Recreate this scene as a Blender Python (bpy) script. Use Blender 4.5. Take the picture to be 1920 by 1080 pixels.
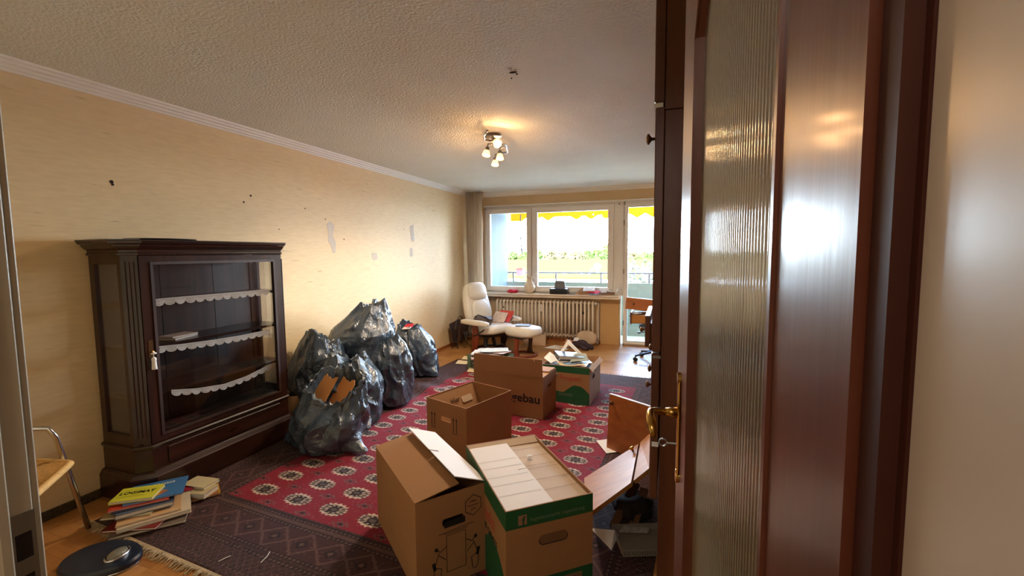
import bpy, bmesh, math, random
import numpy as np
from mathutils import Vector, Matrix, noise
random.seed(7)
C = bpy.context.scene.collection
SC = bpy.context.scene
for o in list(bpy.data.objects): bpy.data.objects.remove(o)
PI = math.pi

# ------------------------------------------------------------------ camera
F = 820.0; EYE = Vector((0, 0, 1.45))
yaw, pit, rol = math.radians(19.72), math.radians(4.57), math.radians(-0.5)
fw = Vector((-math.sin(yaw)*math.cos(pit), math.cos(yaw)*math.cos(pit), -math.sin(pit)))
r0 = Vector((math.cos(yaw), math.sin(yaw), 0)); u0 = r0.cross(fw)
rt = r0*math.cos(rol) + u0*math.sin(rol); up = -r0*math.sin(rol) + u0*math.cos(rol)
cd = bpy.data.cameras.new('camera'); cam = bpy.data.objects.new('camera', cd); C.objects.link(cam)
cam.matrix_world = Matrix(((rt.x, up.x, -fw.x, EYE.x), (rt.y, up.y, -fw.y, EYE.y), (rt.z, up.z, -fw.z, EYE.z), (0, 0, 0, 1)))
cd.sensor_width = 36; cd.lens = F/1920*36; cd.clip_start = 0.01; cd.clip_end = 500
SC.camera = cam

# ------------------------------------------------------------------ world, sun, exposure
w = bpy.data.worlds.new('sky'); SC.world = w; w.use_nodes = True
nt = w.node_tree; nt.nodes.clear()
wo = nt.nodes.new('ShaderNodeOutputWorld'); bg = nt.nodes.new('ShaderNodeBackground')
tc = nt.nodes.new('ShaderNodeTexCoord'); sp = nt.nodes.new('ShaderNodeSeparateXYZ'); cr = nt.nodes.new('ShaderNodeValToRGB')
cr.color_ramp.elements[0].position = 0.0; cr.color_ramp.elements[0].color = (0.76, 0.91, 1.0, 1)
cr.color_ramp.elements[1].position = 0.5; cr.color_ramp.elements[1].color = (0.17, 0.34, 0.64, 1)
nt.links.new(tc.outputs['Generated'], sp.inputs[0]); nt.links.new(sp.outputs['Z'], cr.inputs[0])
nt.links.new(cr.outputs[0], bg.inputs[0]); nt.links.new(bg.outputs[0], wo.inputs[0])
bg.inputs[1].default_value = 21.0
sd = bpy.data.lights.new('sun', 'SUN'); sd.energy = 12.0; sd.angle = 0.01; sd.color = (1, 0.95, 0.86)
so = bpy.data.objects.new('sun', sd); C.objects.link(so)
so.rotation_euler = Vector((-0.40, -0.60, 0.75)).to_track_quat('Z', 'Y').to_euler()
pd = bpy.data.lights.new('window_portal', 'AREA'); pd.shape = 'RECTANGLE'; pd.size = 3.3; pd.size_y = 2.2; pd.cycles.is_portal = True
po = bpy.data.objects.new('window_portal', pd); C.objects.link(po); po.location = (-1.35, 7.08, 1.15); po.rotation_euler = (-PI/2, 0, 0)
SC.view_settings.view_transform = 'Standard'; SC.view_settings.look = 'None'
SC.view_settings.gamma = 1.0; SC.view_settings.use_curve_mapping = False
SC.view_settings.exposure = 1.65

# ------------------------------------------------------------------ helpers
def srgb(r, g=None, b=None):
    if g is None: r, g, b = r
    f = lambda c: (c/255/12.92 if c/255 <= .04045 else ((c/255+.055)/1.055)**2.4)
    return (f(r), f(g), f(b), 1)
def nn(t, kind, **k):
    n = t.nodes.new(kind)
    for a, v in k.items(): setattr(n, a, v)
    return n
MATS = {}
def mat(name, col, rough=.6, metal=0, var=.12, scale=8, stretch=(1, 1, 1), bump=0, bscale=60, spec=.5, dark=None,
        coat=0, emit=None, es=0, detail=4, sub=0, trans=None):
    if name in MATS: return MATS[name]
    m = bpy.data.materials.new(name); m.use_nodes = True; t = m.node_tree; b = t.nodes['Principled BSDF']
    tcn = nn(t, 'ShaderNodeTexCoord'); mp = nn(t, 'ShaderNodeMapping'); mp.inputs['Scale'].default_value = stretch
    t.links.new(tcn.outputs['Object'], mp.inputs[0])
    no = nn(t, 'ShaderNodeTexNoise'); no.inputs['Scale'].default_value = scale; no.inputs['Detail'].default_value = detail
    t.links.new(mp.outputs[0], no.inputs['Vector'])
    r = nn(t, 'ShaderNodeValToRGB'); c = Vector(col[:3])
    lo = Vector(dark[:3]) if dark else c*(1-var); hi = c*(1+var*.6)
    r.color_ramp.elements[0].position = .3; r.color_ramp.elements[1].position = .7
    r.color_ramp.elements[0].color = (*lo, 1); r.color_ramp.elements[1].color = (*[min(1, x) for x in hi], 1)
    t.links.new(no.outputs['Fac'], r.inputs[0]); t.links.new(r.outputs[0], b.inputs['Base Color'])
    b.inputs['Roughness'].default_value = rough; b.inputs['Metallic'].default_value = metal
    b.inputs['Specular IOR Level'].default_value = spec; b.inputs['Coat Weight'].default_value = coat
    b.inputs['Coat Roughness'].default_value = .12
    if bump:
        n2 = nn(t, 'ShaderNodeTexNoise'); n2.inputs['Scale'].default_value = bscale; n2.inputs['Detail'].default_value = 3
        t.links.new(mp.outputs[0], n2.inputs['Vector'])
        bp = nn(t, 'ShaderNodeBump'); bp.inputs['Strength'].default_value = bump; bp.inputs['Distance'].default_value = .01
        t.links.new(n2.outputs['Fac'], bp.inputs['Height']); t.links.new(bp.outputs[0], b.inputs['Normal'])
    if emit: b.inputs['Emission Color'].default_value = emit; b.inputs['Emission Strength'].default_value = es
    MATS[name] = m; return m
def thin_glass(name, tint=(1, 1, 1, 1), rough=0.0, refl=1.0):
    m = bpy.data.materials.new(name); m.use_nodes = True; t = m.node_tree; t.nodes.clear()
    o = nn(t, 'ShaderNodeOutputMaterial'); mx = nn(t, 'ShaderNodeMixShader'); tr = nn(t, 'ShaderNodeBsdfTransparent'); gl = nn(t, 'ShaderNodeBsdfGlossy')
    fr = nn(t, 'ShaderNodeFresnel'); fr.inputs[0].default_value = 1.5
    mu = nn(t, 'ShaderNodeMath', operation='MULTIPLY'); mu.inputs[1].default_value = refl
    tr.inputs[0].default_value = tint; gl.inputs['Roughness'].default_value = rough
    t.links.new(fr.outputs[0], mu.inputs[0]); t.links.new(mu.outputs[0], mx.inputs[0]); t.links.new(tr.outputs[0], mx.inputs[1]); t.links.new(gl.outputs[0], mx.inputs[2])
    t.links.new(mx.outputs[0], o.inputs[0]); MATS[name] = m; return m

# --- rays: pixel of the 1920x1080 photograph to a point in the room
def _ray(px, py): return fw + rt*((px-960)/F) - up*((py-540)/F)
def AZ(px, py, z=0.0):
    q = _ray(px, py); return EYE + q*((z-EYE.z)/q.z)
def AY(px, py, y):
    q = _ray(px, py); return EYE + q*(y/q.y)
def AX(px, py, x):
    q = _ray(px, py); return EYE + q*(x/q.x)

# --- bmesh shape builders
def NB(): return bmesh.new()
def box(bm, a, b, M=None, bev=0.0, seg=1):
    a = Vector(a); b = Vector(b); c = (a+b)/2; s = b-a
    g = bmesh.ops.create_cube(bm, size=1.0)['verts']
    bmesh.ops.scale(bm, vec=s, verts=g); bmesh.ops.translate(bm, vec=c, verts=g)
    if bev > 0:
        es = list({e for v in g for e in v.link_edges})
        r = bmesh.ops.bevel(bm, geom=es, offset=bev, segments=seg, affect='EDGES', profile=.5)
        g = list({v for f in r['faces'] for v in f.verts} | {v for v in g if v.is_valid})
    if M is not None: bmesh.ops.transform(bm, matrix=M, verts=g)
    return g
def tube(bm, pts, rad, n=10, close=False, flat=1.0, cap=True):
    pts = [Vector(p) for p in pts]; L = len(pts); rings = []
    R = rad if isinstance(rad, (list, tuple)) else [rad]*L
    prev = None
    for i, p in enumerate(pts):
        if close: d = pts[(i+1) % L]-pts[i-1]
        else: d = pts[min(i+1, L-1)]-pts[max(i-1, 0)]
        d.normalize()
        if prev is None:
            s = d.cross(Vector((0, 0, 1)));
            if s.length < .1: s = d.cross(Vector((1, 0, 0)))
        else: s = prev - d*prev.dot(d)
        s.normalize(); prev = s; t = d.cross(s)
        rings.append([bm.verts.new(p + (s*math.cos(2*PI*k/n) + t*math.sin(2*PI*k/n)*flat)*R[i]) for k in range(n)])
    for i in range(L if close else L-1):
        a, b = rings[i], rings[(i+1) % L]
        for k in range(n): bm.faces.new((a[k], a[(k+1) % n], b[(k+1) % n], b[k]))
    if not close and cap:
        bm.faces.new(rings[0][::-1]); bm.faces.new(rings[-1])
def cyl(bm, p, q, r1, r2=None, n=16): tube(bm, [p, q], [r1, r2 if r2 is not None else r1], n)
def lathe(bm, prof, c=(0, 0, 0), n=24, M=None, cap=True, sx=1, sy=1):
    c = Vector(c); rings = []; vs = []
    for (r, z) in prof:
        rg = [bm.verts.new(c + Vector((sx*max(r, 1e-4)*math.cos(2*PI*k/n), sy*max(r, 1e-4)*math.sin(2*PI*k/n), z))) for k in range(n)]
        rings.append(rg); vs += rg
    for i in range(len(rings)-1):
        for k in range(n): bm.faces.new((rings[i][k], rings[i][(k+1) % n], rings[i+1][(k+1) % n], rings[i+1][k]))
    if cap: bm.faces.new(rings[0][::-1]); bm.faces.new(rings[-1])
    if M is not None: bmesh.ops.transform(bm, matrix=M, verts=vs)
    return vs
def plate(bm, outer, holes, th, M):
    """outline (u,v) with holes, th thick along +w, placed by the matrix M (columns u,v,w,origin)"""
    b2 = bmesh.new(); es = []
    for lp in [outer]+list(holes):
        vs = [b2.verts.new((u, v, 0)) for u, v in lp]
        for i in range(len(vs)): es.append(b2.edges.new((vs[i], vs[(i+1) % len(vs)])))
    bmesh.ops.triangle_fill(b2, use_beauty=True, use_dissolve=False, edges=es)
    r = bmesh.ops.extrude_face_region(b2, geom=b2.faces[:])
    bmesh.ops.translate(b2, vec=(0, 0, th), verts=[v for v in r['geom'] if isinstance(v, bmesh.types.BMVert)])
    bmesh.ops.recalc_face_normals(b2, faces=b2.faces[:])
    bmesh.ops.transform(b2, matrix=M, verts=b2.verts[:])
    me = bpy.data.meshes.new('t'); b2.to_mesh(me); b2.free(); bm.from_mesh(me); bpy.data.meshes.remove(me)
def fr3(o, u, v, wv=None):
    u = Vector(u).normalized(); v = Vector(v).normalized()
    wv = u.cross(v) if wv is None else Vector(wv).normalized(); o = Vector(o)
    return Matrix(((u.x, v.x, wv.x, o.x), (u.y, v.y, wv.y, o.y), (u.z, v.z, wv.z, o.z), (0, 0, 0, 1)))
def rect(x0, y0, x1, y1): return [(x0, y0), (x1, y0), (x1, y1), (x0, y1)]
def quadslab(bm, pts, th, nrm=None):
    """a slab whose top follows four (or more) 3-d points; th down its normal"""
    P = [Vector(p) for p in pts]
    n = (P[1]-P[0]).cross(P[2]-P[0]).normalized() if nrm is None else Vector(nrm)
    if n.z < 0 and nrm is None: n = -n
    a = [bm.verts.new(p) for p in P]; b = [bm.verts.new(p-n*th) for p in P]; L = len(P)
    bm.faces.new(a); bm.faces.new(b[::-1])
    for i in range(L): bm.faces.new((a[i], b[i], b[(i+1) % L], a[(i+1) % L]))

def obj(name, bm, m, parent=None, smooth=False, world=False, kind=None, label=None, ang=None):
    bmesh.ops.recalc_face_normals(bm, faces=bm.faces[:])
    if world and parent is not None: bm.transform(WM[parent.name].inverted())
    me = bpy.data.meshes.new(name); bm.to_mesh(me); bm.free()
    if isinstance(m, (list, tuple)):
        for k in m: me.materials.append(k)
    else: me.materials.append(m)
    if smooth:
        me.polygons.foreach_set('use_smooth', [True]*len(me.polygons))
        if ang: me.set_sharp_from_angle(angle=math.radians(ang))
    o = bpy.data.objects.new(name, me); C.objects.link(o)
    if parent is not None: o.parent = parent; WM[o.name] = WM[parent.name].copy()
    else: WM[o.name] = Matrix.Identity(4)
    if kind: o['kind'] = kind
    if label: o['label'] = label
    return o
WM = {}
def thing(name, label, cat, loc=(0, 0, 0), rz=0.0, group=None, kind=None, rot=None):
    o = bpy.data.objects.new(name, None); C.objects.link(o); o.empty_display_size = .05
    o.location = loc; o.rotation_euler = rot if rot else (0, 0, rz)
    if kind: o['kind'] = kind
    if label: o['label'] = label
    if cat: o['category'] = cat
    if group: o['group'] = group
    from mathutils import Euler
    WM[o.name] = Matrix.Translation(loc) @ Euler(rot if rot else (0, 0, rz)).to_matrix().to_4x4()
    return o
def solo(name, bm, m, label, cat, group=None, **k):
    """a thing that is one mesh: origin goes to the bottom centre of its bounds"""
    xs = [v.co for v in bm.verts]; lo = Vector([min(c[i] for c in xs) for i in range(3)]); hi = Vector([max(c[i] for c in xs) for i in range(3)])
    c = Vector(((lo.x+hi.x)/2, (lo.y+hi.y)/2, lo.z)); bm.transform(Matrix.Translation(-c))
    o = obj(name, bm, m, **k); o.location = c; o['label'] = label; o['category'] = cat; WM[o.name] = Matrix.Translation(c)
    if group: o['group'] = group
    return o
def struct(name, bm, m, **k):
    o = obj(name, bm, m, **k); o['kind'] = 'structure'; return o
def text(name, s, size, M, m, parent, ext=.0006, align='LEFT', world=True, sx=1.0, label=None, bold=0):
    cu = bpy.data.curves.new('t', 'FONT'); cu.body = s; cu.size = size; cu.extrude = ext; cu.align_x = align; cu.resolution_u = 3; cu.offset = bold
    to = bpy.data.objects.new('t', cu); C.objects.link(to); bpy.context.view_layer.update()
    me = bpy.data.meshes.new_from_object(to); bpy.data.objects.remove(to)
    bm = bmesh.new(); bm.from_mesh(me); bpy.data.meshes.remove(me)
    bm.transform(Matrix.Diagonal((sx, 1, 1, 1))); bm.transform(M)
    return obj(name, bm, m, parent, world=world, label=label)

# ------------------------------------------------------------------ materials
def grain(name, col, dark, axis='Z', rough=.35, coat=0.0, sc=6, bump=.05, spec=.5):
    st = {'X': (.08, 1, 1), 'Y': (1, .08, 1), 'Z': (1, 1, .08)}[axis]
    return mat(name, col, rough=rough, dark=dark, scale=sc*4, stretch=st, bump=bump, bscale=sc*12, coat=coat, detail=6, spec=spec)
m_ceil = mat('ceiling plaster', srgb(226, 224, 210), .9, var=.03, scale=3, bump=1.0, bscale=70)
m_hallw = mat('hall paint', srgb(196, 184, 165), .7, var=.04)
m_white = mat('white paint', srgb(214, 208, 198), .45, var=.03)
m_pvc = mat('window plastic', srgb(232, 226, 218), .35, var=.02)
m_cornice = mat('cornice', srgb(238, 234, 226), .6, var=.02)
m_cab = grain('cabinet wood', srgb(58, 30, 20), srgb(30, 14, 10), 'Z', rough=.28, coat=.25)
m_cabh = grain('cabinet wood horizontal', srgb(58, 30, 20), srgb(30, 14, 10), 'Y', rough=.28, coat=.25)
m_cabin = grain('cabinet inside', srgb(62, 36, 27), srgb(40, 22, 17), 'Z', rough=.5)
m_door = grain('door mahogany', srgb(104, 54, 32), srgb(84, 40, 24), 'Z', rough=.34, coat=.10, sc=4, spec=.6)
m_doorb = grain('door casing', srgb(72, 34, 20), srgb(56, 24, 14), 'Z', rough=.6, sc=4, spec=.2)
m_unit = grain('wall unit wood', srgb(104, 60, 34), srgb(80, 42, 24), 'Z', rough=.4, sc=4)
m_unitd = mat('wall unit inside', srgb(46, 28, 18), .6)
m_oak = grain('light wood', srgb(176, 118, 58), srgb(158, 102, 46), 'X', rough=.4, sc=4)
m_oak2 = grain('brown veneer', srgb(170, 100, 48), srgb(146, 80, 36), 'X', rough=.4, sc=4)
m_card = mat('cardboard', srgb(160, 116, 76), .8, var=.06, scale=5, bump=.08, bscale=200, spec=.3)
m_cardl = mat('cardboard pale', srgb(196, 168, 140), .75, var=.05, scale=5, spec=.3)
m_cardw = mat('cardboard white', srgb(226, 214, 204), .7, var=.03, scale=5, spec=.3)
m_crease = mat('cardboard crease', srgb(112, 82, 58), .85)
m_green = mat('green print', srgb(20, 84, 46), .6, var=.1)
m_black = mat('black print', srgb(22, 18, 16), .6)
m_tan = mat('tan print', srgb(150, 112, 84), .8)
m_red = mat('red print', srgb(178, 62, 44), .6)
m_chrome = mat('chrome', srgb(200, 205, 215), .18, metal=1, var=.02)
m_steel = mat('dull steel', srgb(150, 150, 150), .35, metal=1, var=.05)
m_brass = mat('brass', srgb(200, 160, 84), .25, metal=1, var=.08)
m_bronze = mat('dull bronze', srgb(120, 90, 58), .35, metal=1, var=.1)
m_dark = mat('black plastic', srgb(30, 30, 33), .4)
m_grey = mat('grey plastic', srgb(110, 108, 110), .5)
m_paper = mat('paper', srgb(228, 224, 218), .8, var=.04)
m_lace = mat('lace', srgb(238, 236, 234), .9, var=.05)
m_leather = mat('cream leather', srgb(226, 218, 204), .42, var=.04, bump=.15, bscale=40)
m_redwood = grain('red stained wood', srgb(128, 56, 34), srgb(100, 40, 24), 'Z', rough=.3)
m_darkwood = mat('dark stained wood', srgb(52, 26, 20), .35)
m_glass = thin_glass('window glass'); m_cglass = thin_glass('cabinet glass', (.97, .97, .97, 1), .02, .55)
m_blind = mat('beige panel', srgb(186, 158, 122), .8, var=.05)
m_pagered = mat('red cloth', srgb(205, 40, 62), .8, var=.15, bump=.5, bscale=30)

# wallpaper: horizontal slubs in a yellow-beige ground
def wallpaper():
    m = bpy.data.materials.new('grass wallpaper'); m.use_nodes = True; t = m.node_tree; b = t.nodes['Principled BSDF']
    tcn = nn(t, 'ShaderNodeTexCoord')
    def noi(st, sc, det=4):
        mp = nn(t, 'ShaderNodeMapping'); mp.inputs['Scale'].default_value = st; t.links.new(tcn.outputs['Object'], mp.inputs[0])
        n = nn(t, 'ShaderNodeTexNoise'); n.inputs['Scale'].default_value = sc; n.inputs['Detail'].default_value = det
        t.links.new(mp.outputs[0], n.inputs['Vector']); return n
    n1 = noi((.16, .16, 1), 60); n2 = noi((1, 1, 16), 4.5, 5); n3 = noi((1, 1, 1), .7, 2)
    r1 = nn(t, 'ShaderNodeValToRGB'); r1.color_ramp.elements[0].position = .3; r1.color_ramp.elements[1].position = .7
    r1.color_ramp.elements[0].color = srgb(226, 198, 152); r1.color_ramp.elements[1].color = srgb(234, 208, 162)
    r2 = nn(t, 'ShaderNodeValToRGB'); r2.color_ramp.elements[0].position = .69; r2.color_ramp.elements[1].position = .76
    r2.color_ramp.elements[0].color = (0, 0, 0, 1); r2.color_ramp.elements[1].color = (.75, .75, .75, 1)
    r3 = nn(t, 'ShaderNodeValToRGB'); r3.color_ramp.elements[0].position = .4; r3.color_ramp.elements[1].position = .65
    r3.color_ramp.elements[0].color = (1, 1, 1, 1); r3.color_ramp.elements[1].color = (.95, .96, .99, 1)
    for n, r in ((n1, r1), (n2, r2), (n3, r3)): t.links.new(n.outputs['Fac'], r.inputs[0])
    mx = nn(t, 'ShaderNodeMix', data_type='RGBA'); mx.inputs['B'].default_value = srgb(150, 112, 66)
    t.links.new(r2.outputs[0], mx.inputs['Factor']); t.links.new(r1.outputs[0], mx.inputs['A'])
    mu = nn(t, 'ShaderNodeMix', data_type='RGBA', blend_type='MULTIPLY'); mu.inputs['Factor'].default_value = 1
    t.links.new(mx.outputs['Result'], mu.inputs['A']); t.links.new(r3.outputs[0], mu.inputs['B'])
    t.links.new(mu.outputs['Result'], b.inputs['Base Color']); b.inputs['Roughness'].default_value = .62
    bp = nn(t, 'ShaderNodeBump'); bp.inputs['Strength'].default_value = .15; bp.inputs['Distance'].default_value = .004
    t.links.new(n1.outputs['Fac'], bp.inputs['Height']); t.links.new(bp.outputs[0], b.inputs['Normal'])
    MATS['grass wallpaper'] = m; return m
m_wp = wallpaper()
m_gloss = mat('gloss wall paint', srgb(196, 178, 158), .33, var=.04, scale=2, bump=.05, bscale=14, spec=.5)

# ------------------------------------------------------------------ room shell
XL, XR, YW, H = -3.21, .55, 6.95, 2.46
b = NB(); box(b, (XL-.2, -2.0, -.12), (XR+.2, YW+.15, -.006)); floor = struct('floor', b, mat('floor joint', srgb(96, 60, 30), .7))
b = NB(); box(b, (XL-.2, -2.0, H), (XR+.2, YW+.2, H+.2)); struct('ceiling', b, m_ceil)
b = NB(); box(b, (XL-.2, -.2, -.12), (XL, YW+.12, H)); wall_left = struct('wall_left', b, m_wp)
b = NB(); box(b, (XR, .2, -.12), (XR+.2, YW+.12, H)); struct('wall_right', b, m_wp)
b = NB()
box(b, (XL, YW, -.12), (-.70, YW+.14, .77)); box(b, (XL, YW, .77), (-2.985, YW+.14, H)); box(b, (-2.985, YW, 2.235), (XR, YW+.14, H)); box(b, (.30, YW, -.12), (XR, YW+.14, 2.235))
struct('wall_window', b, mat('window wall paper', srgb(212, 184, 144), .75, var=.05, scale=4, bump=.1))
b = NB(); box(b, (XL, .20, -.12), (-.86, .325, H)); box(b, (.25, .20, -.12), (XR, .325, H)); box(b, (-.86, .20, 2.12), (.25, .325, H)); box(b, (.14, .22, -.12), (.25, .325, 2.12)); struct('wall_entry', b, m_wp)
# hallway behind the camera
b = NB(); box(b, (.0945, -2.0, -.12), (.25, .2180, H)); struct('wall_hall_right', b, m_gloss)
b = NB(); box(b, (-1.9, -2.0, -.12), (-1.8, .2, H)); box(b, (-1.9, -2.1, -.12), (.25, -2.0, H)); struct('wall_hall_back', b, m_hallw)

# cornice along the left wall and window wall
def cornice(name, p, q, inward):
    p = Vector(p); q = Vector(q); i = Vector(inward); bm = NB()
    prof = [(0, -.062), (.010, -.062), (.014, -.050), (.026, -.046), (.030, -.034), (.045, -.028), (.05, -.016), (.064, -.012), (.068, 0), (0, 0)]
    rings = [[bm.verts.new(e+i*a+Vector((0, 0, c))) for a, c in prof] for e in (p, q)]
    n = len(prof)
    for k in range(n): bm.faces.new((rings[0][k], rings[0][(k+1) % n], rings[1][(k+1) % n], rings[1][k]))
    bm.faces.new(rings[0]); bm.faces.new(rings[1][::-1]); return struct(name, bm, m_cornice)
cornice('trim_1', (XL, .325, H), (XL, YW, H), (1, 0, 0)); cornice('trim_2', (XL, YW, H), (XR, YW, H), (0, -1, 0))
b = NB(); box(b, (XL, .325, 0), (XL+.014, 1.56, .055), bev=.003); struct('baseboard_left', b, mat('speckled strip', srgb(70, 58, 38), .8, var=.6, scale=60))
b = NB(); box(b, (XL, 2.78, 0), (XL+.012, YW, .045), bev=.003); struct('baseboard_left_far', b, m_oak2)
b = NB(); box(b, (XL, YW-.012, 0), (-.72, YW, .045), bev=.003); struct('baseboard_window', b, m_oak2)

# worn spots on the left wall: drill holes and torn paper
m_hole = mat('drill hole', srgb(38, 24, 16), .9); m_torn = mat('torn paper', srgb(206, 196, 184), .85, var=.05)
for (px, py, r) in ((209, 341, .011), (211, 346, .008), (457, 379, .008), (470, 367, .009), (572, 391, .006), (610, 411, .006), (645, 449, .007), (775, 452, .006), (757, 430, .006), (523, 430, .005), (776, 420, .005)):
    p = AX(px, py, XL); b = NB(); cyl(b, (XL-.004, p.y, p.z), (XL+.0015, p.y, p.z), r, n=9); obj('drill_hole', b, m_hole, wall_left)
for (pts) in ([(612, 420), (619, 414), (627, 424), (624, 442), (630, 456), (629, 475), (624, 474), (621, 462), (615, 452), (616, 436)],
              [(697, 474), (706, 474), (709, 484), (702, 489), (698, 486)], [(768, 424), (775, 421), (777, 450), (771, 452)], [(768, 466), (773, 464), (774, 480), (769, 482)]):
    P = [AX(px, py, XL) for px, py in pts]; b = NB(); plate(b, [(p.y, p.z) for p in P], [], .0012, fr3((XL, 0, 0), (0, 1, 0), (0, 0, 1))); obj('torn_patch', b, m_torn, wall_left)
ceiling = bpy.data.objects['ceiling']
for k, (px, py, a, c) in enumerate(((955, 127, .035, .008), (962, 135, .05, .012), (969, 138, .012, .012), (959, 146, .01, .008), (958, 130, .02, .01), (966, 130, .022, .006))):
    p = AZ(px, py, H); b = NB(); lathe(b, [(1, -.003), (.8, -.005), (.3, -.002)], (p.x, p.y, H+.001), 9, sx=a/2, sy=c/1.0)
    obj('plaster_scar', b, m_hole if k in (1, 2, 3) else m_torn, ceiling)

# parquet tiles (nearest visible ones as parts)
TS = .16
def rug_uv(x, y):
    dx, dy = x+2.951, y-1.369; return dx*.99813+dy*-.06105, dx*.06105+dy*.99813
RW, RL = 2.87, 3.95
tiles = []
nx = int((XR-XL)/TS)+1; ny = int((YW+.2)/TS)+1
for j in range(ny):
    for i in range(nx):
        x0, y0 = XL+i*TS, -.2+j*TS+.0; cx, cy = x0+TS/2, y0+TS/2
        u, v = rug_uv(cx, cy)
        if .12 < u < RW-.12 and .12 < v < RL-.12: continue
        if x0 > XR-.02 or y0 > YW-.02: continue
        d = Vector((cx, cy, 0))-EYE; k = d.dot(fw)
        vis = False; px = 0
        if k > .3:
            sx, sy = 960+F*d.dot(rt)/k, 540-F*d.dot(up)/k; vis = -60 < sx < 1280 and sy < 1150; px = F/k
        tiles.append((vis, px, x0, y0, i, j))
m_par = []
for k, (c, dk) in enumerate((((180, 126, 72), (164, 112, 60)), ((190, 138, 82), (174, 122, 70)), ((168, 114, 62), (154, 102, 54)))):
    for ax in 'XY': m_par.append(grain('parquet %d%s' % (k, ax), srgb(c), srgb(dk), ax, rough=.3, sc=10, spec=.38, bump=.02))
pm = {}
def tile_mesh(ax, k):
    if (ax, k) in pm: return pm[(ax, k)]
    bm = NB(); n = 5; wd = TS/n   # five staves to a square
    for s in range(n):
        a, e = (s*wd+.0004, (s+1)*wd-.0004)
        A, B = ((.0006, a, -.012), (TS-.0006, e, 0)) if ax == 0 else ((a, .0006, -.012), (e, TS-.0006, 0))
        A, B = Vector(A), Vector(B); vs = [bm.verts.new(p) for p in ((A.x, A.y, A.z), (B.x, A.y, A.z), (B.x, B.y, A.z), (A.x, B.y, A.z), (A.x, A.y, B.z), (B.x, A.y, B.z), (B.x, B.y, B.z), (A.x, B.y, B.z))]
        for f in ((4, 5, 6, 7), (0, 1, 5, 4), (1, 2, 6, 5), (2, 3, 7, 6), (3, 0, 4, 7)): bm.faces.new([vs[q] for q in f])
    me = bpy.data.meshes.new('parquet_tile'); bm.to_mesh(me); bm.free(); me.materials.append(m_par[k*2+ax]); pm[(ax, k)] = me; return me
tiles.sort(key=lambda t: (not t[0], -t[1]))
rest = NB()
for q, (vis, px, x0, y0, i, j) in enumerate(tiles):
    ax = (i+j) % 2; k = random.randrange(3)
    if vis and q < 300:
        o = bpy.data.objects.new('parquet_tile', tile_mesh(ax, k)); C.objects.link(o); o.parent = floor; o.location = (x0, y0, 0)
    else:
        box(rest, (x0+.0006, y0+.0006, -.012), (x0+TS-.0006, y0+TS-.0006, 0))
o = obj('parquet_field', rest, m_par[0], floor); o['kind'] = 'stuff'

# ------------------------------------------------------------------ window, balcony door
def frame_rect(name, x0, z0, x1, z1, wd, y0, y1, m, parent, **k):
    bm = NB(); plate(bm, rect(x0, z0, x1, z1), [rect(x0+wd, z0+wd, x1-wd, z1-wd)], y1-y0, fr3((0, y1, 0), (1, 0, 0), (0, 0, 1)))
    bmesh.ops.bevel(bm, geom=[e for e in bm.edges if e.calc_length() > .3 and e.is_manifold and len(e.link_faces) == 2 and e.calc_face_angle() > 1], offset=.004, segments=1, affect='EDGES')
    return obj(name, bm, m, parent, **k)
win = thing('window_1', None, None, (-1.9, 7.0, .77), kind='structure'); WI = dict(world=True)
bm = NB(); box(bm, (-2.985, 6.965, .77), (-.66, 7.05, .83)); box(bm, (-2.985, 6.965, 2.17), (-.66, 7.05, 2.235)); box(bm, (-2.985, 6.965, .83), (-2.93, 7.05, 2.17)); box(bm, (-2.155, 6.96, .83), (-2.115, 7.05, 2.17)); box(bm, (-.815, 6.955, .83), (-.66, 7.05, 2.17))
obj('window_frame', bm, m_pvc, win, world=True)
frame_rect('sash', -2.945, .815, -2.145, 2.185, .075, 6.925, 6.985, m_pvc, win, world=True)
frame_rect('sash', -2.125, .81, -.81, 2.19, .088, 6.93, 6.985, m_pvc, win, world=True)
for (a, c, z0, z1) in ((-2.868, -2.222, .892, 2.108), (-2.036, -.9+.003, .9, 2.10)):
    bm = NB(); box(bm, (a-.01, 6.952, z0-.01), (c+.01, 6.958, z1+.01)); obj('pane', bm, m_glass, win, world=True)
# the fixed pane reaches its photographed right edge with a slimmer stile
bm = NB(); cyl(bm, (-2.075, 6.93, 1.22), (-2.075, 6.90, 1.22), .012); tube(bm, [(-2.075, 6.90, 1.22), (-2.075, 6.895, 1.21), (-2.075, 6.895, 1.10)], .009, 8); obj('window_handle', bm, m_white, win, world=True, smooth=True)
for x, z in ((-2.955, 2.19), (-.73, 2.19)):
    bm = NB(); cyl(bm, (x, 6.96, z), (x, 6.945, z), .009); obj('screw', bm, m_dark, win, world=True)
# shutter box line under the lintel
b = NB(); box(b, (-2.985, 6.92, 2.225), (.32, 6.96, 2.25), bev=.004); struct('trim_3', b, m_cornice)
dr2 = thing('door_2', None, None, (-.2, 7.0, 0), kind='structure')
bm = NB(); box(bm, (-.66, 6.96, 0), (-.64, 7.05, 2.235)); box(bm, (-.66, 6.96, 2.17), (.32, 7.05, 2.235)); box(bm, (.26, 6.96, 0), (.32, 7.05, 2.235)); box(bm, (-.66, 6.96, 0), (.32, 7.05, .03)); obj('door_frame', bm, m_pvc, dr2, world=True)
frame_rect('door_sash', -.645, .02, .27, 2.18, .05, 6.93, 6.99, m_pvc, dr2, world=True)
bm = NB(); box(bm, (-.60, 6.957, .06), (.225, 6.963, 2.14)); obj('pane', bm, m_glass, dr2, world=True)
bm = NB(); plate(bm, rect(-.602, .064, .228, 2.136), [rect(-.596, .07, .222, 2.13)], .004, fr3((0, 6.932, 0), (1, 0, 0), (0, 0, 1))); obj('gasket', bm, m_dark, dr2, world=True)
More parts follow.
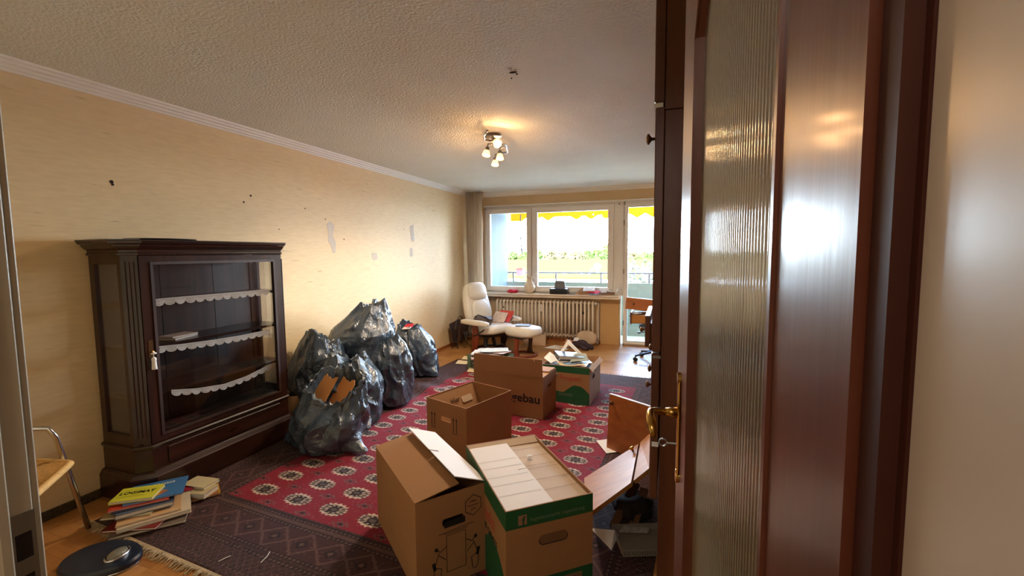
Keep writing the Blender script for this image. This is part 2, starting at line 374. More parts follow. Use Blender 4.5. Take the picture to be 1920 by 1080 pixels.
for z in (.35, 1.15, 1.9):
    bm = NB(); cyl(bm, (-.652, 6.93, z-.04), (-.652, 6.93, z+.04), .008, n=10); obj('hinge', bm, m_steel, dr2, world=True)
# sill
b = NB(); box(b, (-3.0, 6.74, .765), (-.695, 6.965, .79), bev=.004); box(b, (-3.0, 6.76, .73), (-.70, 6.95, .766))
sill = struct('trim_4', b, mat('sill wood', srgb(226, 208, 186), .4, var=.04))
b = NB(); box(b, (-1.0, 6.93, .0), (-.715, 6.952, .74)); struct('trim_5', b, mat('side panel', srgb(200, 158, 102), .6, var=.05))
b = NB(); cyl(b, (-.70, 6.925, .0), (-.70, 6.925, .765), .013, n=12); solo('riser_pipe', b, m_white, 'thin white vertical riser pipe at the right end of the window sill', 'pipe', smooth=True)

# radiator
rad = thing('radiator', 'cream ribbed column radiator under the window sill', 'radiator', (-1.91, 6.86, 0))
m_rad = mat('radiator enamel', srgb(220, 204, 182), .4, var=.04)
NS = 27; x0, x1 = -2.71, -1.105; z0, z1 = .105, .67
bm = NB()
for yy in (-.05, .05):
    tube(bm, [(0, yy, z0+.02), (0, yy, z1-.02)], .017, 10)
tube(bm, [(0, -.055, z1-.03), (0, -.03, z1-.008), (0, 0, z1-.004), (0, .03, z1-.008), (0, .055, z1-.03)], .021, 10)
tube(bm, [(0, -.055, z0+.03), (0, -.03, z0+.008), (0, 0, z0+.004), (0, .03, z0+.008), (0, .055, z0+.03)], .021, 10)
sec = obj('rib', bm, m_rad, rad, smooth=True); sec.location = (x0+1.91, 0, 0)
for k in range(1, NS):
    c = sec.copy(); C.objects.link(c); c.parent = rad; c.location = (x0+(x1-x0)*k/(NS-1)+1.91, 0, 0)
for z in (z0+.02, z1-.02):
    bm = NB(); cyl(bm, (x0, 6.86, z), (x1+.05, 6.86, z), .016); obj('connecting_pipe', bm, m_rad, rad, world=True, smooth=True)
bm = NB(); tube(bm, [(-1.055, 6.86, .65), (-1.03, 6.86, .65), (-1.03, 6.88, .63), (-1.03, 6.90, .1), (-1.03, 6.90, 0)], .012, 10); tube(bm, [(-1.055, 6.86, .125), (-1.05, 6.87, .12), (-1.05, 6.88, 0)], .013, 10); cyl(bm, (-1.05, 6.88, .05), (-1.05, 6.88, .0), .03, .022); obj('supply_pipe', bm, m_white, rad, world=True, smooth=True)
bm = NB(); cyl(bm, (-1.06, 6.86, .65), (-1.06, 6.80, .65), .022, .02, 14); obj('valve', bm, m_white, rad, world=True, smooth=True)
bm = NB(); box(bm, (-1.95, 6.785, .50), (-1.918, 6.80, .62), bev=.004); obj('heat_meter', bm, m_white, rad, world=True)
for x, z in ((-2.59, .55), (-1.25, .50)):
    bm = NB(); lathe(bm, [(.014, -.006), (.02, 0), (.014, .006)], (0, 0, 0), 12, M=fr3((x, 6.80, z), (1, 0, 0), (0, 0, 1))); box(bm, (x-.004, 6.80, z-.03), (x+.004, 6.806, z+.05)); obj('bracket', bm, m_dark, rad, world=True)

# curtain
bm = NB(); N = 70; rows = 24; vv = []
for r in range(rows+1):
    z = 2.445-(2.40)*r/rows; row = []
    for k in range(N+1):
        t = k/N; wv = .20 if r > 2 else .21; pinch = 1-.10*math.exp(-((z-2.25)/.12)**2)
        x = -3.15+wv*1.4*t*pinch+.008*math.sin(z*3); y = 6.60+.036*math.sin(t*2*PI*5.5+.6*math.sin(z*1.7))+.012*math.sin(t*31+z*2)
        row.append(bm.verts.new((x, y, z)))
    vv.append(row)
for r in range(rows):
    for k in range(N): bm.faces.new((vv[r][k], vv[r][k+1], vv[r+1][k+1], vv[r+1][k]))
mc = mat('curtain cloth', srgb(236, 228, 216), .9, var=.04); t = mc.node_tree; cb = t.nodes['Principled BSDF']; trn = nn(t, 'ShaderNodeBsdfTranslucent'); trn.inputs[0].default_value = srgb(236, 226, 210); mx = nn(t, 'ShaderNodeMixShader'); mx.inputs[0].default_value = .6; t.links.new(cb.outputs[0], mx.inputs[1]); t.links.new(trn.outputs[0], mx.inputs[2]); t.links.new(mx.outputs[0], t.nodes['Material Output'].inputs[0])
ct = solo('curtain', bm, mc, 'narrow off-white curtain hanging in the corner left of the window', 'curtain', smooth=True)
md = ct.modifiers.new('s', 'SOLIDIFY'); md.thickness = .002

# ------------------------------------------------------------------ entry door (open) and its frame
th = math.radians(-4); dd = Vector((math.sin(th), math.cos(th), 0)); dn = Vector((-math.cos(th), math.sin(th), 0))  # along leaf, outward normal (left)
hin = Vector((.082, .246, 0)); LW = .818; T = .04
door = thing('door_1', None, None, hin, kind='structure')
DM = fr3(hin + Vector((0, 0, 0)), dd, (0, 0, 1), dn)   # u along leaf from hinge, v up, w to the left
DMb = Matrix(DM); 
def dpt(u, v, w_=0): return DM @ Vector((u, v, w_))
g0, g1, gt, gb = .124, .628, 1.99, .22; ch = .13
hole = [(g0, gb), (g1, gb), (g1, gt-ch*1.25), (g1-ch, gt), (g0+ch, gt), (g0, gt-ch*1.25)]
bm = NB(); plate(bm, rect(0, .008, LW, 2.10), [hole], T, fr3(hin-dn*T, dd, (0, 0, 1), dn)); obj('door_leaf', bm, m_door, door, world=True)
def grow(h, d):
    c = (sum(p[0] for p in h)/len(h), sum(p[1] for p in h)/len(h)); out = []
    for u, v in h: out.append((u+(d if u > c[0] else -d), v+(d if v > c[1] else -d)))
    return out
bm = NB(); plate(bm, grow(hole, .0035), [grow(hole, -.0035)], .003, fr3(hin, dd, (0, 0, 1), dn)); obj('glazing_bead', bm, m_door, door, world=True)
bm = NB(); plate(bm, grow(hole, .012), [grow(hole, -.008)], -.011, fr3(hin-dn*T, dd, (0, 0, 1), dn)); obj('glazing_bead', bm, m_door, door, world=True)
# ribbed pane
bm = NB(); NR = 44; per = 8; n = NR*per; A = .0016
def ribz(u): return A*abs(math.sin(PI*NR*(u-g0)/(g1-g0)))
pr = [[], []]
us = [g0-.004+(g1-g0+.008)*k/n for k in range(n+1)]
def topv(u): return min(gt, gt-ch*1.25+max(0, (g1-u))*1.25, gt-ch*1.25+max(0, (u-g0))*1.25)
for u in us:
    pr[0].append((bm.verts.new(dpt(u, gb-.004, -.016+ribz(u))), bm.verts.new(dpt(u, topv(u)+.002, -.016+ribz(u)))))
for k in range(n): bm.faces.new((pr[0][k][0], pr[0][k+1][0], pr[0][k+1][1], pr[0][k][1]))
mr = bpy.data.materials.new('ribbed glass'); mr.use_nodes = True; t = mr.node_tree; t.nodes.clear()
ou = nn(t, 'ShaderNodeOutputMaterial'); mx = nn(t, 'ShaderNodeMixShader'); rf = nn(t, 'ShaderNodeBsdfRefraction'); gl = nn(t, 'ShaderNodeBsdfGlossy'); fr = nn(t, 'ShaderNodeFresnel')
tr = nn(t, 'ShaderNodeBsdfTranslucent'); mx2 = nn(t, 'ShaderNodeMixShader'); mx2.inputs[0].default_value = .5; tr.inputs[0].default_value = (.75, .78, .72, 1)
rf.inputs['IOR'].default_value = 1.02; rf.inputs['Roughness'].default_value = .3; rf.inputs[0].default_value = (.8, .84, .8, 1); gl.inputs['Roughness'].default_value = .09; fr.inputs[0].default_value = 1.5
mlt = nn(t, 'ShaderNodeMath', operation='MULTIPLY'); mlt.inputs[1].default_value = .30; t.links.new(fr.outputs[0], mlt.inputs[0]); t.links.new(mlt.outputs[0], mx.inputs[0]); t.links.new(rf.outputs[0], mx2.inputs[1]); t.links.new(tr.outputs[0], mx2.inputs[2]); t.links.new(mx2.outputs[0], mx.inputs[1]); t.links.new(gl.outputs[0], mx.inputs[2]); t.links.new(mx.outputs[0], ou.inputs[0])
obj('ribbed_pane', bm, mr, door, world=True, smooth=True)
# handle set: long plate, lever, key with tag
hu = .756
bm = NB(); box(bm, (hu-.014, .955, 0), (hu+.014, 1.175, .006), M=DM, bev=.003); cyl(bm, dpt(hu, 1.175, 0), dpt(hu, 1.175, .007), .014); cyl(bm, dpt(hu, .955, 0), dpt(hu, .955, .007), .014); plt = obj('handle_plate', bm, m_brass, door, world=True)
bm = NB(); cyl(bm, dpt(hu, 1.098, .005), dpt(hu, 1.098, .03), .012, .009); tube(bm, [dpt(hu, 1.098, .02), dpt(hu, 1.098, .052), dpt(hu-.006, 1.098, .060), dpt(hu-.02, 1.096, .062), dpt(hu-.040, 1.090, .061), dpt(hu-.056, 1.082, .060), dpt(hu-.062, 1.072, .058), dpt(hu-.056, 1.064, .056)], [.008, .008, .009, .010, .011, .010, .008, .006], 12); obj('lever', bm, m_brass, plt, world=True, smooth=True)
bm = NB(); cyl(bm, dpt(hu, 1.028, .004), dpt(hu, 1.028, .026), .003, n=8); tube(bm, [dpt(hu, 1.028+.008*math.sin(a), .034+.008*math.cos(a)) for a in [k*PI/6 for k in range(12)]], .0022, 6, close=True); kk = obj('key', bm, m_steel, plt, world=True)
bm = NB(); box(bm, (hu-.004, 1.018, .044), (hu-.0025, 1.028, .058), M=DM); obj('key_tag', bm, m_paper, plt, world=True)
for z in (.25, 1.05, 1.8):
    bm = NB(); cyl(bm, dpt(-.004, z-.045, .006), dpt(-.004, z+.045, .006), .006, n=10); obj('hinge', bm, m_steel, door, world=True)
# casing: right side (brown) and left jamb (pale, with strike)
b = NB(); box(b, (.0935, .2190, 0), (.1399, .244, 2.11)); box(b, (.0865, .2245, 0), (.0935, .244, 2.11)); struct('trim_6', b, m_doorb)
m_jamb = mat('jamb enamel', srgb(176, 160, 134), .4, var=.05, scale=3)
jb = thing('trim_7', None, None, (-.85, .26, 0), kind='structure')
bm = NB(); box(bm, (-.875, .19, 0), (-.83, .3245, 2.12), bev=.002); obj('jamb', bm, m_jamb, jb, world=True)
bm = NB(); box(bm, (-.831, .286, 0), (-.822, .299, 2.055), bev=.002); box(bm, (-.90, .3255, 0), (-.834, .334, 2.10), bev=.002); obj('stop_bead', bm, m_jamb, jb, world=True)
bm = NB(); plate(bm, rect(.298, .97, .3245, 1.10), [rect(.305, .985, .319, 1.012), rect(.303, 1.035, .320, 1.072)], .002, fr3((-.83, 0, 0), (0, 1, 0), (0, 0, 1))); sk = obj('strike_plate', bm, m_steel, jb, world=True)
bm = NB(); box(bm, (-.8299, .303, 1.035), (-.8294, .320, 1.072)); box(bm, (-.8299, .305, .985), (-.8294, .319, 1.012)); obj('latch_hole', bm, mat('hole', srgb(34, 18, 12), .9), sk, world=True)

# ------------------------------------------------------------------ rug
def build_rug():
    nu, nv = 520, 716
    U, V = np.meshgrid(np.linspace(0, RW, nu), np.linspace(0, RL, nv), indexing='xy')
    rng = np.random.default_rng(3)
    base = np.zeros(U.shape+(3,)); S = lambda *c: np.array(srgb(*c)[:3])
    brown, brown2, red, cream, grey, drk = S(60, 34, 34), S(84, 58, 54), S(128, 16, 40), S(206, 186, 168), S(88, 74, 72), S(34, 16, 20)
    base[:] = brown
    fl, fr_, fb, ft = .43, RW-.43, .47, RL-.43
    fld = (U > fl) & (U < fr_) & (V > fb) & (V < ft); base[fld] = red
    # field medallions
    du, dv = .278, .183
    iu = np.round((U-.597)/du); iv = np.round((V-.593)/dv)
    cu, cv = U-(.597+iu*du), V-(.593+iv*dv)
    inr = fld & (iu >= 0) & (iu <= 6) & (iv >= 0) & (iv <= 15)
    a, c = cu/.100, cv/.062; r = (np.abs(a)**2.1+np.abs(c)**2.1)**(1/2.1); an = np.arctan2(c, a)
    scal = .88+.08*np.cos(an*16)
    m = inr & (r < scal); base[m] = drk
    lat = np.abs(np.cos(an)) > .72
    m2 = m & lat & (r > .42); base[m2] = grey
    m3 = m & ~lat & (r > .66); base[m3] = cream*.9
    m4 = inr & (np.abs(r-.8) < .06) & (np.cos(an*16) > -.2); base[m4] = cream*.9
    m5 = m & (r > .42) & (r < .60) & (np.sin(an*10) > .5); base[m5] = cream*.7
    m6 = m & (np.abs(r-.42) < .05) & lat; base[m6] = cream*.6
    m7 = m & (r < .22); base[m7] = grey*.9
    # secondary motifs
    iu = np.round((U-.597-du/2)/du); iv = np.round((V-.593-dv/2)/dv); cu, cv = U-(.597+du/2+iu*du), V-(.593+dv/2+iv*dv)
    inr = fld & (np.abs(cu) < .07) & (np.abs(cv) < .03)
    q = np.abs(cu)/.07+np.abs(cv)/.032
    m = inr & (q < 1) & ((np.sin(cu*190)*np.sin(cv*230)) > .25); base[m] = grey*1.3
    m = inr & (q < .35); base[m] = drk*1.2
    # borders: distance to the edge
    dE = np.minimum(np.minimum(U, RW-U)*1.0, np.minimum(V, RL-V)*.92)
    along = np.where(np.minimum(U, RW-U) < np.minimum(V, RL-V)*.92, V, U)
    bo = ~fld
    for d0, wd in ((.41, .012), (.365, .010), (.19, .010), (.155, .012), (.05, .008)):
        s = bo & (np.abs(dE-d0) < wd); base[s] = drk
        s2 = s & (np.abs(dE-d0) < wd*.55) & (np.sin(along*2*PI/.028) > 0); base[s2] = brown2*1.3
    s = bo & (np.abs(dE-.388) < .009); base[s] = brown2
    pan = bo & (dE > .20) & (dE < .355)
    q = np.abs(((along/.19) % 1)-.5)*2; y = np.abs(dE-.278)/.075
    base[pan] = S(62, 32, 34)
    s = pan & (np.abs(q+y-.95) < .10); base[s] = brown2*1.15
    s = pan & (q+y < .4); base[s] = drk
    s = pan & (q+y < .18); base[s] = brown2*1.3
    # lattice of little diamonds in the end borders / outer strip
    out = bo & (dE < .145)
    A1 = (along/.045) % 1; B1 = (dE/.042) % 1; q = np.abs(A1-.5)+np.abs(B1-.5)
    s = out & (q < .30); base[s] = drk; s = out & (q < .12); base[s] = brown2*1.3
    s = out & (np.abs(q-.48) < .06); base[s] = brown2
    # side stripes seen by the drawer front: fine lengthwise rows
    nz = rng.random(U.shape); k = (nz > .985); base[k & bo] = brown2*1.8; base[k & fld] = base[k & fld]*.5+.12
    base *= (.82+.36*rng.random(U.shape))[..., None]
    base = np.clip(base, 0, 1)
    Z = .008+.0015*np.sin(U*9+V*4)
    # ripples where the pile is pushed up near the bags and the far left corner
    w1 = np.exp(-(((U-.55)/.45)**2+((V-2.75)/.38)**2)); Z += w1*.022*(1+np.sin(V*16+U*5+1.5*np.sin(U*4)))
    edge = np.minimum(np.minimum(U, RW-U), np.minimum(V, RL-V)); Z = np.where(edge < .012, .003+edge*.3, Z)
    X = -2.951+U*.99813+V*.06105; Y = 1.369-U*.06105+V*.99813
    co = np.stack([X, Y, Z], -1).reshape(-1, 3).astype(np.float32)
    idx = np.arange(nu*nv).reshape(nv, nu); f = np.stack([idx[:-1, :-1], idx[:-1, 1:], idx[1:, 1:], idx[1:, :-1]], -1).reshape(-1, 4)
    me = bpy.data.meshes.new('rug_pile'); me.vertices.add(len(co)); me.vertices.foreach_set('co', co.ravel())
    me.loops.add(f.size); me.loops.foreach_set('vertex_index', f.ravel().astype(np.int32))
    me.polygons.add(len(f)); me.polygons.foreach_set('loop_start', np.arange(0, f.size, 4, dtype=np.int32))
    me.update(); me.polygons.foreach_set('use_smooth', [True]*len(me.polygons))
    ca = me.color_attributes.new('dye', 'FLOAT_COLOR', 'POINT')
    ca.data.foreach_set('color', np.concatenate([base.reshape(-1, 3), np.ones((nu*nv, 1))], 1).astype(np.float32).ravel())
    m = bpy.data.materials.new('rug wool'); m.use_nodes = True; t = m.node_tree; bs = t.nodes['Principled BSDF']
    at = nn(t, 'ShaderNodeAttribute', attribute_name='dye'); tcn = nn(t, 'ShaderNodeTexCoord')
    no = nn(t, 'ShaderNodeTexNoise'); no.inputs['Scale'].default_value = 500; t.links.new(tcn.outputs['Object'], no.inputs['Vector'])
    mr_ = nn(t, 'ShaderNodeMapRange'); mr_.inputs['To Min'].default_value = .55; mr_.inputs['To Max'].default_value = 1.45; t.links.new(no.outputs['Fac'], mr_.inputs[0])
    vm = nn(t, 'ShaderNodeVectorMath', operation='SCALE'); t.links.new(at.outputs['Color'], vm.inputs[0]); t.links.new(mr_.outputs[0], vm.inputs['Scale'])
    t.links.new(vm.outputs[0], bs.inputs['Base Color']); bs.inputs['Roughness'].default_value = .85; bs.inputs['Specular IOR Level'].default_value = .25
    bs.inputs['Sheen Weight'].default_value = .08; bs.inputs['Sheen Roughness'].default_value = .5
    bp = nn(t, 'ShaderNodeBump'); bp.inputs['Strength'].default_value = .4; bp.inputs['Distance'].default_value = .003
    t.links.new(no.outputs['Fac'], bp.inputs['Height']); t.links.new(bp.outputs[0], bs.inputs['Normal'])
    me.materials.append(m)
    return me
rug = thing('rug', 'large red oriental rug with rows of medallions and brown patterned border', 'rug', (-1.5, 3.2, 0))
o = bpy.data.objects.new('rug_pile', build_rug()); C.objects.link(o); o.parent = rug; o.location = (1.5, -3.2, 0)
bm = NB()
for k in range(620):   # fringe along the near end and a stub along the far end
    u = random.uniform(0, RW); L = random.uniform(.02, .06); a = random.uniform(-.02, .02)
    far = k % 5 == 0
    def rp(u, v, z): return Vector((-2.951+u*.99813+v*.06105, 1.369-u*.06105+v*.99813, z))
    v0, s = (RL-.004, 1) if far else (.004, -1)
    if not far and k % 3: u = u*.45
    tube(bm, [rp(u, v0, .007), rp(u+a*.5, v0+s*L*.5, .008+random.random()*.006), rp(u+a, v0+s*L, .003)], [.0028, .0024, .0014], 4)
fr_o = obj('fringe', bm, mat('fringe cotton', srgb(186, 164, 130), .9, var=.2), rug, world=True); fr_o['kind'] = 'stuff'
bm = NB(); quadslab(bm, [rp(0, -.012, .010), rp(RW, -.012, .010), rp(RW, .006, .011), rp(0, .006, .011)], .008); obj('end_band', bm, MATS['fringe cotton'], rug, world=True)
print('SHELL OK')
# ------------------------------------------------------------------ glass cabinet on the left wall
cb_ = thing('display_cabinet', 'dark wooden display cabinet with glass door standing against the left wall', 'cabinet', (-3.02, 2.12, 0))
XB, XF, Y0, Y1, CH = -3.19, -2.85, 1.575, 2.665, .055      # back, front, near side, far side, cant
def outline(e, c=0.0):                                       # plan of the cabinet grown by e
    return [(XB, Y0-e), (XF-CH+c, Y0-e), (XF+e, Y0+CH-c), (XF+e, Y1-CH+c), (XF-CH+c, Y1+e), (XB, Y1+e)]
def loft(bm, levels):                                        # stacked plan outlines -> moulded block
    rings = [[bm.verts.new((x, y, z)) for x, y in outline(e)] for e, z in levels]; n = 6
    for i in range(len(rings)-1):
        for k in range(n): bm.faces.new((rings[i][k], rings[i][(k+1) % n], rings[i+1][(k+1) % n], rings[i+1][k]))
    bm.faces.new(rings[0][::-1]); bm.faces.new(rings[-1])
bm = NB(); loft(bm, [(.035, .012), (.035, .15), (.030, .158), (.022, .172), (.010, .180), (.0, .183)]); obj('plinth', bm, m_cabh, cb_, world=True)
bm = NB(); loft(bm, [(.005, .1835), (.005, .312), (.012, .318), (.016, .330), (.008, .338), (0, .3405)]); obj('base_section', bm, m_cabh, cb_, world=True)
bm = NB(); box(bm, (XF+.0055, Y0+.14, .200), (XF+.013, Y1-.14, .300), bev=.002); dw = obj('drawer', bm, m_cabh, cb_, world=True)
p = AX(438, 804, XF+.013); bm = NB(); plate(bm, [(p.y-.035, p.z), (p.y-.012, p.z+.012), (p.y, p.z+.018), (p.y+.012, p.z+.012), (p.y+.035, p.z), (p.y+.012, p.z-.012), (p.y, p.z-.018), (p.y-.012, p.z-.012)], [rect(p.y-.004, p.z-.006, p.y+.004, p.z+.006)], .003, fr3((XF+.013, 0, 0), (0, 1, 0), (0, 0, 1))); obj('keyhole_plate', bm, m_bronze, dw, world=True)
bm = NB(); loft(bm, [(0, 1.455), (.010, 1.458), (.012, 1.468), (.004, 1.472), (.006, 1.486), (.018, 1.494), (.030, 1.508), (.034, 1.516), (.048, 1.524), (.052, 1.535), (.056, 1.536), (.056, 1.545)]); obj('cornice', bm, m_cabh, cb_, world=True)
# canted corner pilasters, with flutes
for s, (ya, yb) in ((0, (Y0, Y0+CH)), (1, (Y1, Y1-CH))):
    bm = NB()
    plan = [(XF-CH, ya), (XF, yb), (XF-.02, yb), (XF-CH-.001, ya+(.022 if s == 0 else -.022))]
    a = [bm.verts.new((x, y, .341)) for x, y in plan]; c = [bm.verts.new((x, y, 1.455)) for x, y in plan]
    bm.faces.new(a); bm.faces.new(c[::-1])
    for k in range(4): bm.faces.new((a[k], a[(k+1) % 4], c[(k+1) % 4], c[k]))
    for q in (.25, .5, .75):
        x = XF-CH+CH*q; y = ya+(yb-ya)*q; nrm = .0035
        tube(bm, [(x+nrm*.3, y+(-nrm*.3 if s == 0 else nrm*.3), .39), (x+nrm*.3, y+(-nrm*.3 if s == 0 else nrm*.3), 1.42)], .0045, 6)
    obj('pilaster', bm, m_cab, cb_, world=True)
# side frames with glass
for s, y in ((0, Y0), (1, Y1-.022)):
    bm = NB(); plate(bm, rect(XB, .341, XF-CH, 1.455), [rect(XB+.045, .405, XF-CH-.03, 1.405)], .022, fr3((0, y+.022, 0), (1, 0, 0), (0, 0, 1))); sf = obj('side_frame', bm, m_cab, cb_, world=True)
    bm = NB(); box(bm, (XB+.04, y+.009, .40), (XF-CH-.025, y+.012, 1.41)); obj('side_pane', bm, m_cglass, cb_, world=True)
# front door of the cabinet
dy0, dy1 = Y0+CH+.004, Y1-CH-.004
bm = NB(); plate(bm, rect(dy0, .345, dy1, 1.453), [rect(1.70, .39, 2.535, 1.405)], .024, fr3((XF-.020, 0, 0), (0, 1, 0), (0, 0, 1))); cdo = obj('cabinet_door', bm, m_cab, cb_, world=True)
bm = NB(); plate(bm, rect(1.688, .378, 2.547, 1.417), [rect(1.704, .394, 2.531, 1.401)], .006, fr3((XF+.004, 0, 0), (0, 1, 0), (0, 0, 1))); obj('bead', bm, m_cabin, cdo, world=True)
bm = NB(); box(bm, (XF-.012, 1.698, .388), (XF-.009, 2.537, 1.407)); obj('door_pane', bm, m_cglass, cdo, world=True)
bm = NB(); box(bm, (XF+.004, 1.652, .86), (XF+.007, 1.676, .96), bev=.001); lathe(bm, [(.004, 0), (.012, .003), (.013, .009), (.006, .012)], n=14, M=fr3((XF+.007, 1.664, .885), (0, 1, 0), (0, 0, 1), (1, 0, 0))); obj('lock_plate', bm, m_bronze, cdo, world=True)
# back panel: three boards with muntins, floor and shelves
for k in range(3):
    ya, yb = Y0+.004+(Y1-Y0-.008)*k/3, Y0+.004+(Y1-Y0-.008)*(k+1)/3
    bm = NB(); box(bm, (XB, ya+.002, .35), (XB+.012, yb-.002, 1.45)); obj('back_board', bm, m_cabin, cb_, world=True)
for ya, yb in ((2.60, 2.63),):
    bm = NB(); box(bm, (XB-.0, ya, .35), (XB+.02, yb, 1.45)); obj('back_post', bm, m_cab, cb_, world=True)
bm = NB(); box(bm, (XB+.004, Y0+.01, .342), (XF-.024, Y1-.01, .352)); obj('cabinet_floor', bm, m_unitd, cb_, world=True)
for z in (1.178, .915, .625):
    bm = NB(); box(bm, (XB+.021, Y0+.026, z-.018), (XF-.045, Y1-.026, z), bev=.002); obj('shelf', bm, m_cabh, cb_, world=True)
# lace shelf trims
def lace(pts, drop, name_label):
    bm = NB(); n = len(pts)-1
    L = [0]
    for i in range(n): L.append(L[-1]+(pts[i+1]-pts[i]).length)
    tot = L[-1]; S = int(tot/.0025); per = .062
    def at_(d):
        for i in range(n):
            if d <= L[i+1]+1e-6: return pts[i].lerp(pts[i+1], (d-L[i])/(L[i+1]-L[i]))
        return pts[-1]
    rows = []
    for k in range(S+1):
        d = tot*k/S; p = at_(d); ph = (d/per) % 1
        h = drop*(.45+.55*math.sqrt(max(0, 1-(2*ph-1)**2)))
        wob = .003*math.sin(d*60)
        col = [bm.verts.new(p+Vector((wob*q, 0, -h*q))) for q in (0, .15, .3, .34, .5, .66, .83, 1)]
        rows.append(col)
    for k in range(S):
        for q in range(7):
            if q == 1 and k % 3 == 0: continue        # little square holes of the heading
            if q in (3, 5) and (k+q) % 4 == 0: continue
            bm.faces.new((rows[k][q], rows[k+1][q], rows[k+1][q+1], rows[k][q+1]))
    o = solo('lace_trim', bm, m_lace, name_label, 'lace', 'lace trims on the cabinet shelves')
    md = o.modifiers.new('s', 'SOLIDIFY'); md.thickness = .0012
xl = XF-.034
lace([AX(px, py, xl) for px, py in ((287, 561), (330, 557), (390, 552), (450, 547), (504, 542))], .045, 'scalloped white lace along the upper shelf of the dark cabinet')
lace([AX(px, py, xl) for px, py in ((290, 650), (340, 645), (400, 637), (450, 629), (508, 617))], .042, 'scalloped white lace hanging below the middle shelf edge of the cabinet')
lace([AX(px, py, xl) for px, py in ((321, 731), (370, 728), (420, 720), (460, 706), (509, 682))], .040, 'loose sagging white lace below the lowest shelf of the cabinet')
# things in and on the cabinet
def book(label, c, size, rz, col, page=True, group=None, cat='book', name='book', bend=0, m2=None, thick_cov=.0022, tilt=None):
    sx, sy, sz = size; m = col if not isinstance(col, tuple) else mat('cover %d %d %d' % col, srgb(col), .45, var=.05)
    M = thing(name, label, cat, c, rz, group, rot=tilt)
    bm = NB(); k = thick_cov
    box(bm, (-sx/2, -sy/2, 0), (sx/2, sy/2, k)); box(bm, (-sx/2, -sy/2, sz-k), (sx/2, sy/2, sz)); box(bm, (-sx/2, -sy/2, 0), (-sx/2+k, sy/2, sz)); obj('cover', bm, m, M)
    bm = NB(); box(bm, (-sx/2+k, -sy/2+.003, k), (sx/2-.003, sy/2-.003, sz-k))
    obj('pages', bm, m_paper, M); return M
book('thin pale paperback lying with another on the middle cabinet shelf, lower one', (-3.02, 1.93, .916), (.12, .19, .012), .3, (196, 176, 160), group=None)
book('thin pale paperback on top of another on the middle cabinet shelf', (-3.02, 1.935, .9285), (.11, .18, .010), .15, (212, 190, 176))
bm = NB(); lathe(bm, [(.10, 0), (.155, .004), (.16, .010), (.13, .012)], n=40, sy=1.0); o = solo('flat_tray', bm, m_dark, 'dark flat round tray lying on top of the wooden cabinet', 'tray', smooth=True, ang=40); o.location = (-3.0, 1.86, 1.5465); o.scale = (.8, 1.25, 1)
bm = NB(); quadslab(bm, [(-3.14, 1.54, 1.548), (-2.92, 1.535, 1.548), (-2.90, 1.68, 1.552), (-3.1, 1.70, 1.548)], .002); solo('paper_sheet', bm, m_paper, 'pale paper sheet on the near corner of the cabinet top', 'paper')
bm = NB(); p = Vector((XF+.019, 1.664, .895)); tube(bm, [p+Vector((-.008, 0, 0)), p+Vector((.004, 0, -.006)), p+Vector((.004, 0, -.03))], .002, 6)
lathe(bm, [(.004, -.045), (.010, -.05), (.013, -.058), (.011, -.066), (.012, -.10), (.014, -.118)], (p.x+.004, p.y, p.z+.012), 16); lathe(bm, [(.012, .004), (.016, 0), (.012, -.004)], (p.x+.004, p.y, p.z-.012), 16)
solo('key_tassel', bm, m_lace, 'white tassel hanging from the key of the cabinet door', 'tassel', smooth=True)

# ------------------------------------------------------------------ cardboard boxes
def rrect(cx, cy, w_, h, r=.012, n=4):
    out = []
    for (sx, sy, a0) in ((1, 1, 0), (-1, 1, PI/2), (-1, -1, PI), (1, -1, 3*PI/2)):
        for k in range(n+1):
            a = a0+PI/2*k/n; out.append((cx+sx*(w_/2-r)+r*math.cos(a), cy+sy*(h/2-r)+r*math.sin(a)))
    return out
def carton(label, c, rz, lx, ly, h, m=None, handle='xy', group=None, inset=.0045, name='cardboard_box'):
    """open box, lx along local x, ly along local y; four wall panels and a bottom in one body"""
    m = m or m_card; t = thing(name, label, 'box', (c[0], c[1], .011), rz, group); T_ = inset
    bm = NB()
    hx = [rrect(lx/2, h*.70, .10, .032)] if 'x' in handle else []
    hy = [rrect(ly/2, h*.70, .10, .032)] if 'y' in handle else []
    plate(bm, rect(0, 0, lx, h), hx, -T_, fr3((-lx/2, -ly/2, 0), (1, 0, 0), (0, 0, 1)))      # -y wall
    plate(bm, rect(0, 0, lx, h), hx, T_, fr3((-lx/2, ly/2, 0), (1, 0, 0), (0, 0, 1)))       # +y wall
    plate(bm, rect(T_, 0, ly-T_, h), hy, T_, fr3((-lx/2, -ly/2, 0), (0, 1, 0), (0, 0, 1)))    # -x wall
    plate(bm, rect(T_, 0, ly-T_, h), hy, -T_, fr3((lx/2, -ly/2, 0), (0, 1, 0), (0, 0, 1)))   # +x wall
    box(bm, (-lx/2+T_, -ly/2+T_, 0), (lx/2-T_, ly/2-T_, .006))
    obj('box_body', bm, m, t); return t
def side(t, which, lx, ly):      # matrix whose u runs along the wall seen from outside, v up, w outwards
    if which == '-y': return fr3((-lx/2, -ly/2, 0), (1, 0, 0), (0, 0, 1), (0, -1, 0))
    if which == '+y': return fr3((lx/2, ly/2, 0), (-1, 0, 0), (0, 0, 1), (0, 1, 0))
    if which == '-x': return fr3((-lx/2, ly/2, 0), (0, -1, 0), (0, 0, 1), (-1, 0, 0))
    if which == '+x': return fr3((lx/2, -ly/2, 0), (0, 1, 0), (0, 0, 1), (1, 0, 0))
